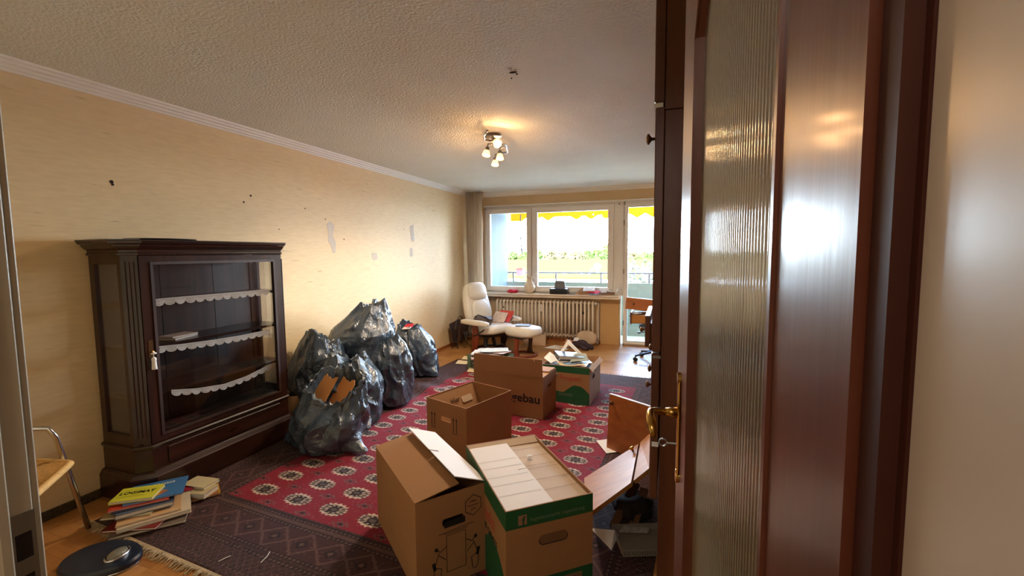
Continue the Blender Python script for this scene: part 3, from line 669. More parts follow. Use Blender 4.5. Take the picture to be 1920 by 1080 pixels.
def flap(t, name, m, p0, p1, out, length, tilt, th=.004, trim=.0, lab=None, notch=None, z=0):
    """hinged flap: hinge p0-p1 (local), out = horizontal unit vector it reaches towards, tilt up in degrees"""
    p0 = Vector(p0); p1 = Vector(p1); out = Vector(out); u = (p1-p0); L = u.length; u.normalize()
    d = out*math.cos(math.radians(tilt))+Vector((0, 0, 1))*math.sin(math.radians(tilt))
    pts = [(0, 0), (L, 0), (L-trim, length), (trim, length)]
    if notch: a, wd, dp = notch; pts = [(0, 0), (L, 0), (L-trim, length), (a+wd, length), (a+wd, length-dp), (a, length-dp), (a, length), (trim, length)]
    bm = NB(); plate(bm, pts, [], th, fr3(p0, u, d)); return obj(name, bm, m, t, label=lab)
def strokes(bm, M, segs, wd=.004, th=.0006):
    for (a, b_) in segs:
        a = Vector((*a, 0)); b_ = Vector((*b_, 0)); d = (b_-a).normalized(); n = Vector((-d.y, d.x, 0))*wd/2
        q = [M @ (x+Vector((0, 0, th))) for x in (a-n, b_-n, b_+n, a+n)]; vs = [bm.verts.new(x) for x in q]; bm.faces.new(vs)
def poly(bm, M, pts, th=.0006):
    bm.faces.new([bm.verts.new(M @ Vector((u, v, th))) for u, v in pts])

# box A: front left, plain, gable flaps half open. long axis runs from the camera's right to its left back
angA = math.radians(-39.0); ux = Vector((math.cos(angA), math.sin(angA), 0)); uy = Vector((-math.sin(angA), math.cos(angA), 0))
hA = .41; lxA, lyA = .635, .335; fl = AZ(778, 946, hA+.011); cA = Vector((fl.x, fl.y, 0))-ux*lxA/2+uy*lyA/2
A_ = carton('large plain brown cardboard box in front, with one white flap lifted', cA, angA, lxA, lyA, hA, handle='y')
flap(A_, 'flap', m_card, (-lxA/2, -lyA/2, hA), (lxA/2, -lyA/2, hA), (0, 1, 0), lyA*.60, 9)
flap(A_, 'flap', m_cardw, (lxA/2, lyA/2, hA+.002), (-lxA/2, lyA/2, hA+.002), (0, -1, 0), lyA*.50, 22, trim=.004, lab='lifted flap with a pale inner face', notch=(.30, .012, .05))
flap(A_, 'flap', m_card, (-lxA/2+.005, lyA/2-.005, hA-.004), (-lxA/2+.005, -lyA/2+.005, hA-.004), (1, 0, 0), .16, -4)
M = side(A_, '+x', lxA, lyA)     # the end that faces the camera
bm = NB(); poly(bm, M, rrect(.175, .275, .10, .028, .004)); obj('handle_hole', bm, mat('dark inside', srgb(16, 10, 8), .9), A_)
bm = NB(); hx_ = [(.265+.044*math.cos(PI/2+k*PI/3), .325+.047*math.sin(PI/2+k*PI/3)) for k in range(6)]
strokes(bm, M, [(hx_[k], hx_[(k+1) % 6]) for k in range(6)], .0035); obj('hexagon_print', bm, m_black, A_)
for s, v in (('Offen', .338), ('transportieren', .322), ('24h', .302)): text('lettering', s, .016 if len(s) < 7 else .010, M @ Matrix.Translation((.265, v, .0007)), mat('faint print', srgb(98, 66, 44), .8), A_, align='CENTER', world=False)
bm = NB(); strokes(bm, M, [((.125, .235), (.235, .235)), ((.10, .240), (.265, .247))], .003); strokes(bm, M, [((.135, .225), (.135, .06)), ((.135, .225), (.225, .225)), ((.225, .225), (.225, .06)), ((.135, .06), (.225, .06))], .0028); obj('frame_print', bm, m_black, A_)
for s, x in ((1, .10), (-1, .262)):
    bm = NB(); P = lambda a, c: (x+s*a, c)
    strokes(bm, M, [(P(-.012, .175), P(.004, .165)), (P(0, .162), P(-.022, .10)), (P(.004, .16), P(.034, .178)), (P(-.002, .15), P(.03, .12)), (P(-.022, .10), P(.01, .085)), (P(.01, .085), P(.004, .035)), (P(-.022, .10), P(-.026, .06)), (P(-.026, .06), P(-.014, .03)), (P(-.014, .03), P(.002, .03))], .0035)
    poly(bm, M, [(x+s*-.012+.008*math.cos(k*PI/5), .178+.009*math.sin(k*PI/5)) for k in range(10)]); poly(bm, M, [P(-.034, .12), P(-.02, .125), P(-.012, .09), P(-.026, .085)])
    obj('porter_print', bm, m_black, A_)

# box B: front right, green and brown print, closed top
angB = math.radians(-50.5); ux = Vector((math.cos(angB), math.sin(angB), 0)); uy = Vector((-math.sin(angB), math.cos(angB), 0))
hB = .44; lxB, lyB = .63, .385; c4 = [AZ(px, py, hB+.011) for px, py in ((878, 838), (1003, 814), (1105, 912), (948, 980))]; cB = sum(c4, Vector())/4-ux*.008
B_ = carton('green and brown printed moving box in front, right of the plain brown box', cB, angB, lxB, lyB, hB, handle='')
def print_green(t, lx, ly, h, ends, group=None):
    for wch in ends:
        M = side(t, wch, lx, ly); L = ly if 'x' in wch else lx
        bm = NB(); poly(bm, M, [(0, h-.002), (0, h*.82), (L, h*.82), (L, h-.002)]); obj('green_band', bm, m_green, t)
        bm = NB()
        if 'x' in wch: poly(bm, M, [(0, 0), (L, 0), (L, h*.30), (0, h*.30)])
        else:
            rr = random.Random(5); pts = [(0, 0), (L, 0), (L, h*.30)]
            for k in range(1, 30):
                u = L*(1-k/30); pts.append((u, h*(.30+.20*math.sin(PI*min(1, k/16))*(1 if k < 16 else max(0, 1-(k-16)/26))+.012*rr.uniform(-1, 1))))
            pts.append((0, h*.34)); bm2 = NB(); plate(bm2, pts, [], .0004, M @ Matrix.Translation((0, 0, .0004))); bm.free(); bm = bm2
        obj('green_field', bm, m_green, t)
print_green(B_, lxB, lyB, hB, ('+x', '-y'))
M = side(B_, '+x', lxB, lyB)
bm = NB(); box(bm, (-.0, -.0, 0), (.036, .040, .0008), M=M @ Matrix.Translation((.052, hB*.845, .0004)), bev=0); lg = obj('logo_tile', bm, m_tan, B_)
text('lettering', 'f', .046, M @ Matrix.Translation((.068, hB*.845+.002, .0014)), m_green, lg, world=False, bold=.0012)
text('lettering', 'hagebaumarkt regensburg', .021, M @ Matrix.Translation((.100, hB*.865, .0010)), mat('pale green print', srgb(104, 118, 92), .7), B_, world=False, sx=1.12)
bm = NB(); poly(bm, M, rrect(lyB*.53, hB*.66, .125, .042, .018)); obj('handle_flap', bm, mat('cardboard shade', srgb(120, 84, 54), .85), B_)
bm = NB(); q = rrect(lyB*.53, hB*.66, .125, .042, .018); strokes(bm, M, [(q[k], q[(k+1) % len(q)]) for k in range(9, len(q))], .0045, .0011); obj('handle_slit', bm, m_black, B_)
bm = NB(); poly(bm, M, rect(.085, .02, lyB-.05, hB*.255), .0010); fld = obj('print_panel', bm, mat('panel print', srgb(132, 98, 72), .8), B_)
bm = NB()
for k in range(7):
    for x0_, x1_ in ((.10, .19), (.215, .33)): strokes(bm, M, [((x0_, .10-.012*k), (x1_-.02*((k*7) % 3)/2, .10-.012*k))], .0018, .0015)
obj('small_print', bm, mat('brown print', srgb(84, 58, 42), .8), fld)
M = side(B_, '-y', lxB, lyB)
text('lettering', 'Projekt', .085, M @ Matrix.Translation((.21, hB*.60, .0006)), m_red, B_, world=False, sx=1.1)
text('lettering', 'MIT UNS GEHTS', .040, M @ Matrix.Translation((.20, hB*.475, .0010)), m_black, B_, world=False, sx=1.1)
text('lettering', 'hagebaumarkt', .045, M @ Matrix.Translation((.05, hB*.87, .0010)), MATS['pale green print'], B_, world=False)
bm = NB(); strokes(bm, M, [((.12, .10), (.30, .10)), ((.12, .075), (.30, .075))], .008, .0014); obj('stripe_print', bm, MATS['pale green print'], B_)
# its flaps: right one low, left one on top, a raised rim
flap(B_, 'flap', m_cardl, (lxB/2-.006, lyB/2-.005, hB-.022), (-lxB/2+.006, lyB/2-.005, hB-.022), (0, -1, 0), lyB*.62, 1)
fb = flap(B_, 'flap', m_cardw, (-lxB/2+.012, -lyB/2+.006, hB-.010), (lxB/2-.006, -lyB/2+.006, hB-.010), (0, 1, 0), lyB*.53, 0, lab='upper flap coloured pale for light from above', notch=(.31, .005, .045))  # paler board colour stands in for light falling on this flap
bm = NB(); MT = Matrix.Translation((0, 0, 0))
for x in (-.11, -.04, .045, .115, .20): strokes(bm, Matrix.Translation((0, 0, hB-.0055)), [((x, -lyB/2+.008), (x+.004, lyB*.03-.004))], .0016)
for x in (-.20, -.11, -.02, .01, .11, .20): strokes(bm, Matrix.Translation((0, 0, hB-.0165+.0002)), [((x, lyB*.035), (x+.003, lyB/2-.012))], .0022, .003)
obj('crease', bm, m_crease, B_)
flap(B_, 'flap', m_cardl, (-lxB/2+.008, lyB/2-.006, hB-.003), (-lxB/2+.008, -lyB/2+.006, hB-.003), (1, 0, 0), .055, -14)
bm = NB(); lathe(bm, [(.012, 0), (.016, .004), (.006, .008)], n=7); o = solo('paper_scrap', bm, m_paper, 'tiny crumpled paper scrap on top of the green and brown box in front', 'paper'); p = AZ(993, 858, hB); o.location = (p.x, p.y, hB+.004)

# box C: open box in the middle
angC = math.radians(75.6-90); hC = .40; lyC, lxC = .485, .395; c4 = [AZ(px, py, hC+.011) for px, py in ((805, 744), (885, 713), (953, 733), (876, 768))]; cC = sum(c4, Vector())/4
angC = math.radians(-18.3); lxC, lyC = .40, .49
C_ = carton('open empty brown box with arrow marks, behind the two front boxes', cC, angC, lxC, lyC, hC, m=m_card, handle='x')
M = side(C_, '-y', lxC, lyC)
for u0 in (.055, .275):
    bm = NB()
    for k in (0, .030): strokes(bm, M, [((u0+k, .20), (u0+k, .30))], .007); strokes(bm, M, [((u0+k-.007, .288), (u0+k, .305)), ((u0+k+.007, .288), (u0+k, .305))], .004)
    strokes(bm, M, [((u0-.01, .195), (u0+.04, .195))], .004); obj('arrow_print', bm, m_black, C_)
# inside of the left wall (facing +x): Hier, tape, slit
Mi = fr3((-lxC/2+.0046, -lyC/2, 0), (0, 1, 0), (0, 0, 1), (1, 0, 0))
text('lettering', 'Hier', .058, Mi @ Matrix.Translation((.20, hC-.085, .0006)), m_black, C_, world=False)
bm = NB(); poly(bm, Mi, [(.31, hC-.125), (.42, hC-.125), (.425, hC-.075), (.31, hC-.07)], .0008); obj('tape', bm, m_cardl, C_)
bm = NB(); strokes(bm, Mi, [((.195, hC-.18), (.195, hC-.12))], .005); strokes(bm, Mi, [((.175, hC-.005), (.175, hC-.25)), ((.305, hC-.005), (.305, hC-.25))], .0025); obj('crease', bm, m_crease, C_)
flap(C_, 'flap', m_card, (-lxC/2+.005, -lyC/2+.006, hC-.01), (-lxC/2+.005, lyC/2-.006, hC-.01), (1, 0, 0), .24, -62)
text('lettering', 'Hier', .052, fr3(Vector((-lxC/2+.005, -lyC/2+.006, hC-.01))+Vector((math.cos(math.radians(-62)), 0, math.sin(math.radians(-62))))*.10+Vector((.004, .19, .004)), (0, 1, 0), (-math.cos(math.radians(62)), 0, math.sin(math.radians(62)))), m_black, C_, world=False)
Mf = fr3(Vector((-lxC/2+.005, -lyC/2+.006, hC-.01))+Vector((.004, 0, .0045)), (0, 1, 0), (math.cos(math.radians(62)), 0, -math.sin(math.radians(62))))
bm = NB(); poly(bm, Mf, rrect(.36, .10, .11, .05, .01), -.0002); obj('tape', bm, m_cardl, C_); bm = NB(); strokes(bm, Mf, [((.17, .19), (.17, .235))], .006, -.0003); obj('slit', bm, m_black, C_)

# box D: brown box with a tall upright flap, lettering
angD = math.radians(-5.2); hD = .37; p1 = AZ(1018, 787, .011); lxD, lyD = .68, .34
ux = Vector((math.cos(angD), math.sin(angD), 0)); uy = Vector((-math.sin(angD), math.cos(angD), 0)); cD = Vector((p1.x, p1.y, 0))-ux*lxD/2+uy*lyD/2
D_ = carton('brown lettered box with a tall upright flap, behind the open empty box', cD, angD, lxD, lyD, hD, handle='y')
fD = flap(D_, 'flap', m_card, (-lxD/2, -lyD/2+.001, hD), (lxD/2, -lyD/2+.001, hD), (0, 0, 0), .155, 90, trim=.006, lab='upright front flap', notch=(.60, .006, .02))
flap(D_, 'flap', m_card, (lxD/2-.005, -lyD/2+.006, hD-.004), (lxD/2-.005, lyD/2-.006, hD-.004), (-1, 0, 0), .17, 2)
flap(D_, 'flap', m_card, (-lxD/2+.005, lyD/2-.006, hD-.004), (-lxD/2+.005, -lyD/2+.006, hD-.004), (1, 0, 0), .17, 2)
flap(D_, 'flap', m_card, (lxD/2-.005, lyD/2-.006, hD+.004), (-lxD/2+.005, lyD/2-.006, hD+.004), (0, -1, 0), .17, 1)
M = side(D_, '-y', lxD, lyD)
text('lettering', 'hagebau', .105, M @ Matrix.Translation((.655, .135, .0006)), m_black, D_, world=False, sx=1.10, bold=.002, align='RIGHT')
bm = NB(); poly(bm, M, [(.235, hD+.10), (.325, hD+.10), (.312, hD+.148), (.252, hD+.148)], .0008); st = obj('sticker', bm, m_tan, D_)
bm = NB(); strokes(bm, M, [((.255, hD+.139), (.30, hD+.139)), ((.255, hD+.13), (.29, hD+.13))], .003, .0014); obj('small_print', bm, m_black, st)
# box E: green printed, full of papers
angE = math.radians(-3); hE = .36; p1 = AZ(1105, 761, .011); lxE, lyE = .46, .40
ux = Vector((math.cos(angE), math.sin(angE), 0)); uy = Vector((-math.sin(angE), math.cos(angE), 0)); cE = Vector((p1.x, p1.y, 0))-ux*lxE/2+uy*(lyE+.10)/2; lyE += .10
E_ = carton('green and brown printed box heaped with papers, in the middle of the rug', cE, angE, lxE, lyE, hE, handle='y')
print_green(E_, lxE, lyE, hE, ('-y',)); M = side(E_, '-y', lxE, lyE)
text('lettering', 'Projekt', .07, M @ Matrix.Translation((.17, hE*.62, .0006)), m_red, E_, world=False)
bm = NB(); strokes(bm, M, [((.16, .09), (.30, .09)), ((.16, .075), (.30, .075))], .006, .0014); obj('stripe_print', bm, MATS['pale green print'], E_)
M = side(E_, '+x', lxE, lyE); bm = NB(); poly(bm, M, rect(.0, 0, lyE, hE)); obj('lit_end_face', bm, mat('lit board tone', srgb(214, 208, 200), .7), E_)  # whole end coloured paler to stand for window light on it
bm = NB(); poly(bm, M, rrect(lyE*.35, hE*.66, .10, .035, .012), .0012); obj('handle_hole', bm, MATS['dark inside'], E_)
flap(E_, 'flap', m_cardl, (lxE/2, -lyE/2+.004, hE), (lxE/2, lyE/2-.004, hE), (1, 0, 0), .045, -50)
# box F: small green crate with papers behind box D
pF = AZ(872, 692, .011); F_ = carton('small green box stacked with papers, left behind the lettered box', (pF.x+.29, pF.y+.14, 0), math.radians(-9), .50, .30, .18, m=mat('green board', srgb(96, 112, 84), .7), handle='')

def sheets(n, c, sz, z0, spread, cols, labelf, name='paper_stack', cat='paper', group=None, tilt=.0, dz=.006, rnd=1, ang0=0):
    rr = random.Random(rnd)
    for k in range(n):
        col = cols[k % len(cols)]; m = mat('sheet %d %d %d' % col, srgb(col), .6, var=.05)
        t = dz*rr.uniform(.5, 1.2); bm = NB(); sx, sy = sz[0]*rr.uniform(.75, 1.05), sz[1]*rr.uniform(.75, 1.05)
        # a sheaf, slightly bowed
        n_ = 5; g = [[None]*(n_+1) for _ in range(2)]
        for L in (0, 1):
            for a in range(n_+1):
                u = a/n_-.5; zz = .012*(u*2)**2*rr.uniform(-.2, .8)+L*t
                g[L][a] = (bm.verts.new((u*sx, -sy/2, zz)), bm.verts.new((u*sx, sy/2, zz)))
        for a in range(n_):
            bm.faces.new((g[1][a][0], g[1][a+1][0], g[1][a+1][1], g[1][a][1])); bm.faces.new((g[0][a][1], g[0][a+1][1], g[0][a+1][0], g[0][a][0]))
            bm.faces.new((g[0][a][0], g[0][a+1][0], g[1][a+1][0], g[1][a][0])); bm.faces.new((g[0][a+1][1], g[0][a][1], g[1][a][1], g[1][a+1][1]))
        bm.faces.new((g[0][0][1], g[0][0][0], g[1][0][0], g[1][0][1])); bm.faces.new((g[0][n_][0], g[0][n_][1], g[1][n_][1], g[1][n_][0]))
        o = solo(name, bm, m, labelf(k), cat, group)
        o.location = (c[0]+rr.uniform(-1, 1)*spread[0], c[1]+rr.uniform(-1, 1)*spread[1], z0); o.rotation_euler = (rr.uniform(-1, 1)*tilt, rr.uniform(-1, 1)*tilt, ang0+rr.uniform(-.5, .5)); z0 += t+.0045+tilt*.02
ORD = ['lowest', 'second lowest', 'third from the bottom', 'fourth from the bottom', 'fifth from the bottom', 'sixth from the bottom', 'seventh from the bottom', 'topmost']
def CN(c): return 'white' if min(c) > 215 else 'blue-grey' if c[2] > c[0]+10 else 'dark' if max(c) < 130 else 'beige'
cols = [(222, 222, 226), (150, 172, 196), (214, 196, 160), (60, 66, 80)]
sheets(4, (cE.x-.01, cE.y-.0), (.40, .44), .26, (.01, .01), cols, lambda k: '%s folder %s in the green box of papers' % (CN(cols[k]), ORD[k]), group='papers packed in the green box', tilt=.01, dz=.013, rnd=4)
cols2 = [(226, 226, 230), (160, 178, 202), (236, 232, 226), (214, 192, 160), (120, 144, 170), (234, 232, 230)]
sheets(6, (cE.x-.02, cE.y-.02), (.31, .24), .335, (.06, .08), cols2, lambda k: '%s paper %s of the heap on the green box of papers' % (CN(cols2[k]), ORD[k] if k < 5 else 'topmost'), group='papers heaped on the green box', tilt=.06, dz=.003, rnd=9, ang0=.4)
book('dark ring binder lying half open on top of the green box of papers', (cE.x-.04, cE.y+.0, .395), (.26, .19, .035), .5, (40, 38, 42), cat='binder', name='ring_binder', tilt=(.05, .12, .5))
bm = NB(); plate(bm, [(0, 0), (.30, 0), (.10, .17)], [[(.045, .02), (.23, .02), (.105, .12)]], .012, fr3((cE.x-.17, cE.y+.10, .385), (1, -.1, 0), (0, .25, 1))); solo('plastic_sleeve', bm, m_paper, 'white triangular plastic sleeve sticking up from the green box of papers', 'sleeve')
bm = NB(); quadslab(bm, [(cE.x+.0, cE.y-.14, .385), (cE.x+.17, cE.y-.04, .392), (cE.x+.12, cE.y+.08, .43), (cE.x+.02, cE.y+.02, .435)], .004); solo('open_folder', bm, mat('folder grey green', srgb(150, 158, 146), .6), 'grey-green folder leaning on the papers in the green box', 'folder')
bm = NB(); quadslab(bm, [(cE.x-.27, cE.y-.1, .40), (cE.x-.17, cE.y-.19, .372), (cE.x-.13, cE.y-.02, .38), (cE.x-.24, cE.y+.02, .435)], .003); solo('paper_sheet', bm, m_paper, 'white sheet poking up between the lettered box and the green box of papers', 'paper')
sheets(8, (pF.x+.27, pF.y+.13), (.40, .27), .10, (.02, .01), [(226, 216, 218), (120, 60, 66), (232, 226, 222), (200, 190, 176), (214, 196, 196)], lambda k: '%s magazine of the stack in the small green box' % ORD[k], group='papers in the small green box', name='magazine', cat='magazine', dz=.012, rnd=12)
sheets(3, (pF.x+.30, pF.y+.12), (.36, .24), .228, (.05, .02), [(226, 208, 214), (236, 230, 230), (206, 206, 190)], lambda k: ['pinkish paper sheaf on the small green box of papers', 'white paper sheaf on the small green box of papers', 'greenish printed sheaf topmost on the small green box'][k], dz=.004, rnd=2)
for k, (px, py) in enumerate(((866, 682), (888, 697), (877, 674))):
    p = AZ(px, py, .0); bm = NB(); quadslab(bm, [p+Vector(q) for q in ((-.06, -.07, .016), (.09, -.05, .014), (.07, .08, .02), (-.08, .06, .03))], .003); solo('folded_paper', bm, mat('yellowish paper', srgb(226, 204, 160), .8), ['yellowish folded paper lying left of the small green box', 'yellowish paper on the rug in front of the small green box', 'yellowish paper on the parquet behind the rug corner'][k], 'paper')
print('BOXES OK')

# ------------------------------------------------------------------ bin bags
def bagmat():
    m = bpy.data.materials.new('bin liner film'); m.use_nodes = True; t = m.node_tree; b = t.nodes['Principled BSDF']
    tcn = nn(t, 'ShaderNodeTexCoord'); mp = nn(t, 'ShaderNodeMapping'); mp.inputs['Scale'].default_value = (1, 1, .55); t.links.new(tcn.outputs['Object'], mp.inputs[0])
    n1 = nn(t, 'ShaderNodeTexNoise'); n1.inputs['Scale'].default_value = 9; n1.inputs['Detail'].default_value = 5; n1.inputs['Distortion'].default_value = 1.2; t.links.new(mp.outputs[0], n1.inputs['Vector'])
    v = nn(t, 'ShaderNodeTexVoronoi', feature='DISTANCE_TO_EDGE'); v.inputs['Scale'].default_value = 16
    va = nn(t, 'ShaderNodeVectorMath', operation='ADD'); sc = nn(t, 'ShaderNodeVectorMath', operation='SCALE'); sc.inputs['Scale'].default_value = .35
    t.links.new(n1.outputs['Color'], sc.inputs[0]); t.links.new(mp.outputs[0], va.inputs[0]); t.links.new(sc.outputs[0], va.inputs[1]); t.links.new(va.outputs[0], v.inputs['Vector'])
    bp = nn(t, 'ShaderNodeBump'); bp.inputs['Strength'].default_value = .35; bp.inputs['Distance'].default_value = .02; t.links.new(v.outputs['Distance'], bp.inputs['Height'])
    b2 = nn(t, 'ShaderNodeBump'); b2.inputs['Strength'].default_value = .3; b2.inputs['Distance'].default_value = .01; t.links.new(n1.outputs['Fac'], b2.inputs['Height']); t.links.new(bp.outputs[0], b2.inputs['Normal'])
    t.links.new(b2.outputs[0], b.inputs['Normal'])
    r = nn(t, 'ShaderNodeValToRGB'); r.color_ramp.elements[0].color = srgb(42, 54, 66); r.color_ramp.elements[1].color = srgb(72, 90, 110); t.links.new(n1.outputs['Fac'], r.inputs[0]); t.links.new(r.outputs[0], b.inputs['Base Color'])
    b.inputs['Roughness'].default_value = .25; b.inputs['Specular IOR Level'].default_value = 1.0; return m
m_bag = bagmat()
def ridge(p): return 1-abs(noise.noise(p))*2
def bag(label, c, R, h, z0=.012, yaw=0.0, lean=(0, 0), top=.42, seed=0, open_=False, flatten=1.0, bulge=.38, corner=None, tilt=0.0, zv=.14):
    rr = random.Random(seed); N = 150; T = 96; sd = Vector((seed*3.1, seed*1.7, seed*.9)); rows = []
    ph = [rr.uniform(0, 2*PI) for _ in range(8)]; fq = [3, 5, 8, 11, 17, 23, 31, 7]
    bm = NB()
    for j in range(T+1):
        t = j/T
        if t < .12: s = t/.12; rad = math.sin(s*PI/2)*.93; z = 0.0+.05*h*(1-math.cos(s*PI/2))
        else:
            s = (t-.12)/.88; z = h*(.05+.95*s)
            rad = .93+.12*math.sin(PI*min(1, s/(.75)))*(1 if s < .75 else 1)
            if s > bulge: q = (s-bulge)/(1-bulge); rad = rad*(1-q**1.6)+(top)*(q**1.6)+.10*math.sin(PI*q)
        cz = max(0, (z/h)); row = []
        for k in range(N):
            a = 2*PI*k/N; w_ = cz*1.2+.15*noise.noise(Vector((math.cos(a)*2, math.sin(a)*2, cz*3))+sd)
            pl = 0
            for i in range(5): pl += abs(math.sin(fq[i]*a/2+ph[i]+w_*(i % 3)))/(1+.5*i)
            pl = (pl/2.2-.75)
            amp = .02+.085*cz**3
            dirv = Vector((math.cos(a), math.sin(a), 0)); p3 = dirv*1.0+Vector((0, 0, z/R*.8))
            q3 = Vector((p3.x, p3.y, p3.z*.75)); wv = noise.noise(p3*1.2+sd)*.9
            big = noise.noise(p3*.9+sd)*.20; cre = (ridge(q3*1.7+sd*2+Vector((wv, wv, 0)))-.55)*.12; fine = (ridge(q3*3.6+sd+Vector((0, wv, wv)))-.6)*.050+(ridge(q3*8+sd+Vector((wv, 0, wv)))-.6)*.016
            rr_ = rad*(1+big+cre+fine)+amp*pl*(1 if t > .1 else 0)
            if corner:     # film ears that stick out along the floor
                for (ca, cs) in corner: rr_ += cs*math.exp(-((a-ca+PI) % (2*PI)-PI)**2/.05)*math.exp(-(z/(h*.18))**2)*min(1, t/.08)
            x = dirv.x*rr_*R; y = dirv.y*rr_*R*flatten
            zz = z*(1+zv*noise.noise(Vector((dirv.x*1.1, dirv.y*1.1, 5))+sd)*cz**1.5)+.05*h*cz**4*noise.noise(Vector((dirv.x*3, dirv.y*3, 9))+sd)
            zz += tilt*cz**2.5*(-.45*dirv.x*0+dirv.y*.9-dirv.x*.25)*h
            zz = max(0, zz+.02*noise.noise(p3*3+sd)*cz)
            row.append((x+lean[0]*cz**1.5, y+lean[1]*cz**1.5, zz))
        rows.append(row)
    # the mouth: film rolls over, then either drops inside (open) or is gathered shut
    last = rows[-1]; cx = sum(p[0] for p in last)/N; cy = sum(p[1] for p in last)/N
    if open_: seq = ((1.06, .008), (1.08, -.012), (1.0, -.002), (.92, .006), (.86, -.05), (.80, -.13), (.5, -.16), (.02, -.17))
    else: seq = ((.97, .012), (.88, .016), (.74, .004), (.60, -.014), (.44, -.022), (.28, -.03), (.12, -.034), (.02, -.035))
    for f, dz in seq:
        rows.append([(cx+(p[0]-cx)*f, cy+(p[1]-cy)*f, max(.004, p[2]+dz*(h/.55)+.008*math.sin(k*.9)*(1 if .3 < f else 0))) for k, p in enumerate(last)])
    V = [[bm.verts.new(p) for p in row] for row in rows]
    for j in range(len(V)-1):
        for k in range(N): bm.faces.new((V[j][k], V[j][(k+1) % N], V[j+1][(k+1) % N], V[j+1][k]))
    bm.faces.new(V[0][::-1]); bm.faces.new(V[-1])
    bmesh.ops.remove_doubles(bm, verts=bm.verts[:], dist=.0004)
    me_o = obj('bin_bag', bm, m_bag, None, smooth=True, ang=38); me_o.location = (c[0], c[1], z0); me_o.rotation_euler = (0, 0, yaw)
    me_o['label'] = label; me_o['category'] = 'bin bag'; WM[me_o.name] = Matrix.Translation((c[0], c[1], z0)) @ Matrix.Rotation(yaw, 4, 'Z'); return me_o
b1 = bag('front open bin bag with torn brown card showing in its mouth', (-2.43, 2.55), .265, .45, seed=1, open_=True, top=.80, lean=(.06, .07), flatten=.85, corner=((-.1, .65), (3.3, .45)), bulge=.15, tilt=.20)
b2 = bag('upright bin bag directly behind the open front bag', (-2.56, 3.00), .245, .54, seed=2, top=.62, lean=(-.04, .05), corner=((-.5, .35),), bulge=.5)
b3 = bag('tall slim bin bag at the front right of the heap', (-2.52, 3.50), .21, .64, seed=3, top=.55, lean=(-.02, .0), bulge=.55, corner=((-.7, .1),))
b5 = bag('dark bin bag against the wall at the left of the heap, beside the cabinet', (-2.955, 3.06), .235, .68, seed=15, top=.62, lean=(.03, .03), bulge=.5)
b6 = bag('rightmost bin bag of the heap, open with a red and white packet showing', (-2.80, 4.50), .235, .58, seed=6, open_=True, top=.5, lean=(-.10, -.06), corner=((-.35, .55),), bulge=.5)
b7 = bag('low bin bag hidden behind the slim one, carrying the top bag', (-2.92, 3.78), .20, .42, seed=8, top=.5)
b4 = bag('topmost bin bag of the heap, leaning over the others', (-2.84, 3.52), .29, .52, z0=.44, seed=4, top=.42, lean=(.10, .06), bulge=.25, yaw=.4, zv=.2)
m_torn2 = mat('torn card', srgb(206, 140, 76), .8, var=.08)
for k, (u, hgt, lab) in enumerate(((0.0, .0, 'larger torn orange-brown card piece in the open front bag'), (.14, -.03, 'smaller torn orange-brown card piece in the open front bag'))):
    bm = NB(); rr = random.Random(k); pts = [(-.12, -.12), (.10, -.12)]+[(.11-.028*i, .05+rr.uniform(-.02, .03)+.004*i) for i in range(8)]
    plate(bm, pts, [], .004, fr3((-2.43+u*.9, 2.58+.05*k, .46+hgt), (.95, -.3, .12), (.1, .55, .75))); solo('torn_card', bm, m_torn2, lab, 'card')
bm = NB(); box(bm, (-.05, -.035, 0), (.05, .035, .012), M=fr3((-2.87, 4.40, .60), (1, .1, .1), (0, 1, .5))); solo('red_packet', bm, m_pagered, 'small red packet showing in the mouth of the rightmost bin bag', 'packet')
bm = NB(); box(bm, (-.05, -.02, 0), (.05, .02, .008), M=fr3((-2.86, 4.33, .585), (1, .1, .1), (0, 1, .5))); solo('white_packet', bm, m_paper, 'white card strip below the red packet in the rightmost bin bag', 'packet')
bm = NB(); lathe(bm, [(.12, 0), (.09, .24), (.087, .24), (.116, .003)], n=40, cap=False); o = solo('lampshade', bm, mat('parchment shade', srgb(206, 160, 110), .8, var=.05), 'small beige lampshade on the floor between the cabinet and the bin bags', 'lampshade', smooth=True, ang=40); o.location = (-3.03, 2.865, .012); 
print('BAGS OK')
# ------------------------------------------------------------------ recliner and footstool
def cushion(bm, lx, ly, lz, M, r=.05, seed=0, puff=.02):
    """soft block: a superellipsoid-edged slab, built apart and merged in"""
    b2 = bmesh.new(); nu, nv = 28, 14; rows = []; sg = lambda v, e: math.copysign(abs(v)**e, v)
    for j in range(nv+1):
        ph = -PI/2+PI*j/nv; row = []
        for i in range(nu):
            a = 2*PI*i/nu; cx, cy = sg(math.cos(a), .42), sg(math.sin(a), .42); cp, sp_ = sg(math.cos(ph), .38), sg(math.sin(ph), .55)
            x, y, z = cx*cp, cy*cp, sp_; zz = z*lz/2+(puff if z > 0 else 0)*abs(z)*(1-x*x)*(1-y*y)+.003*noise.noise(Vector((x*3, y*3, z+seed)))
            row.append(b2.verts.new((x*lx/2, y*ly/2, zz)))
        rows.append(row)
    for j in range(nv):
        for i in range(nu): b2.faces.new((rows[j][i], rows[j][(i+1) % nu], rows[j+1][(i+1) % nu], rows[j+1][i]))
    bmesh.ops.remove_doubles(b2, verts=b2.verts[:], dist=1e-5); b2.transform(M)
    me = bpy.data.meshes.new('t'); b2.to_mesh(me); b2.free(); bm.from_mesh(me); bpy.data.meshes.remove(me)
def RX(a): return Matrix.Rotation(math.radians(a), 4, 'X')
def RY(a): return Matrix.Rotation(math.radians(a), 4, 'Y')
def RZ(a): return Matrix.Rotation(math.radians(a), 4, 'Z')
def TR(*p): return Matrix.Translation(p)
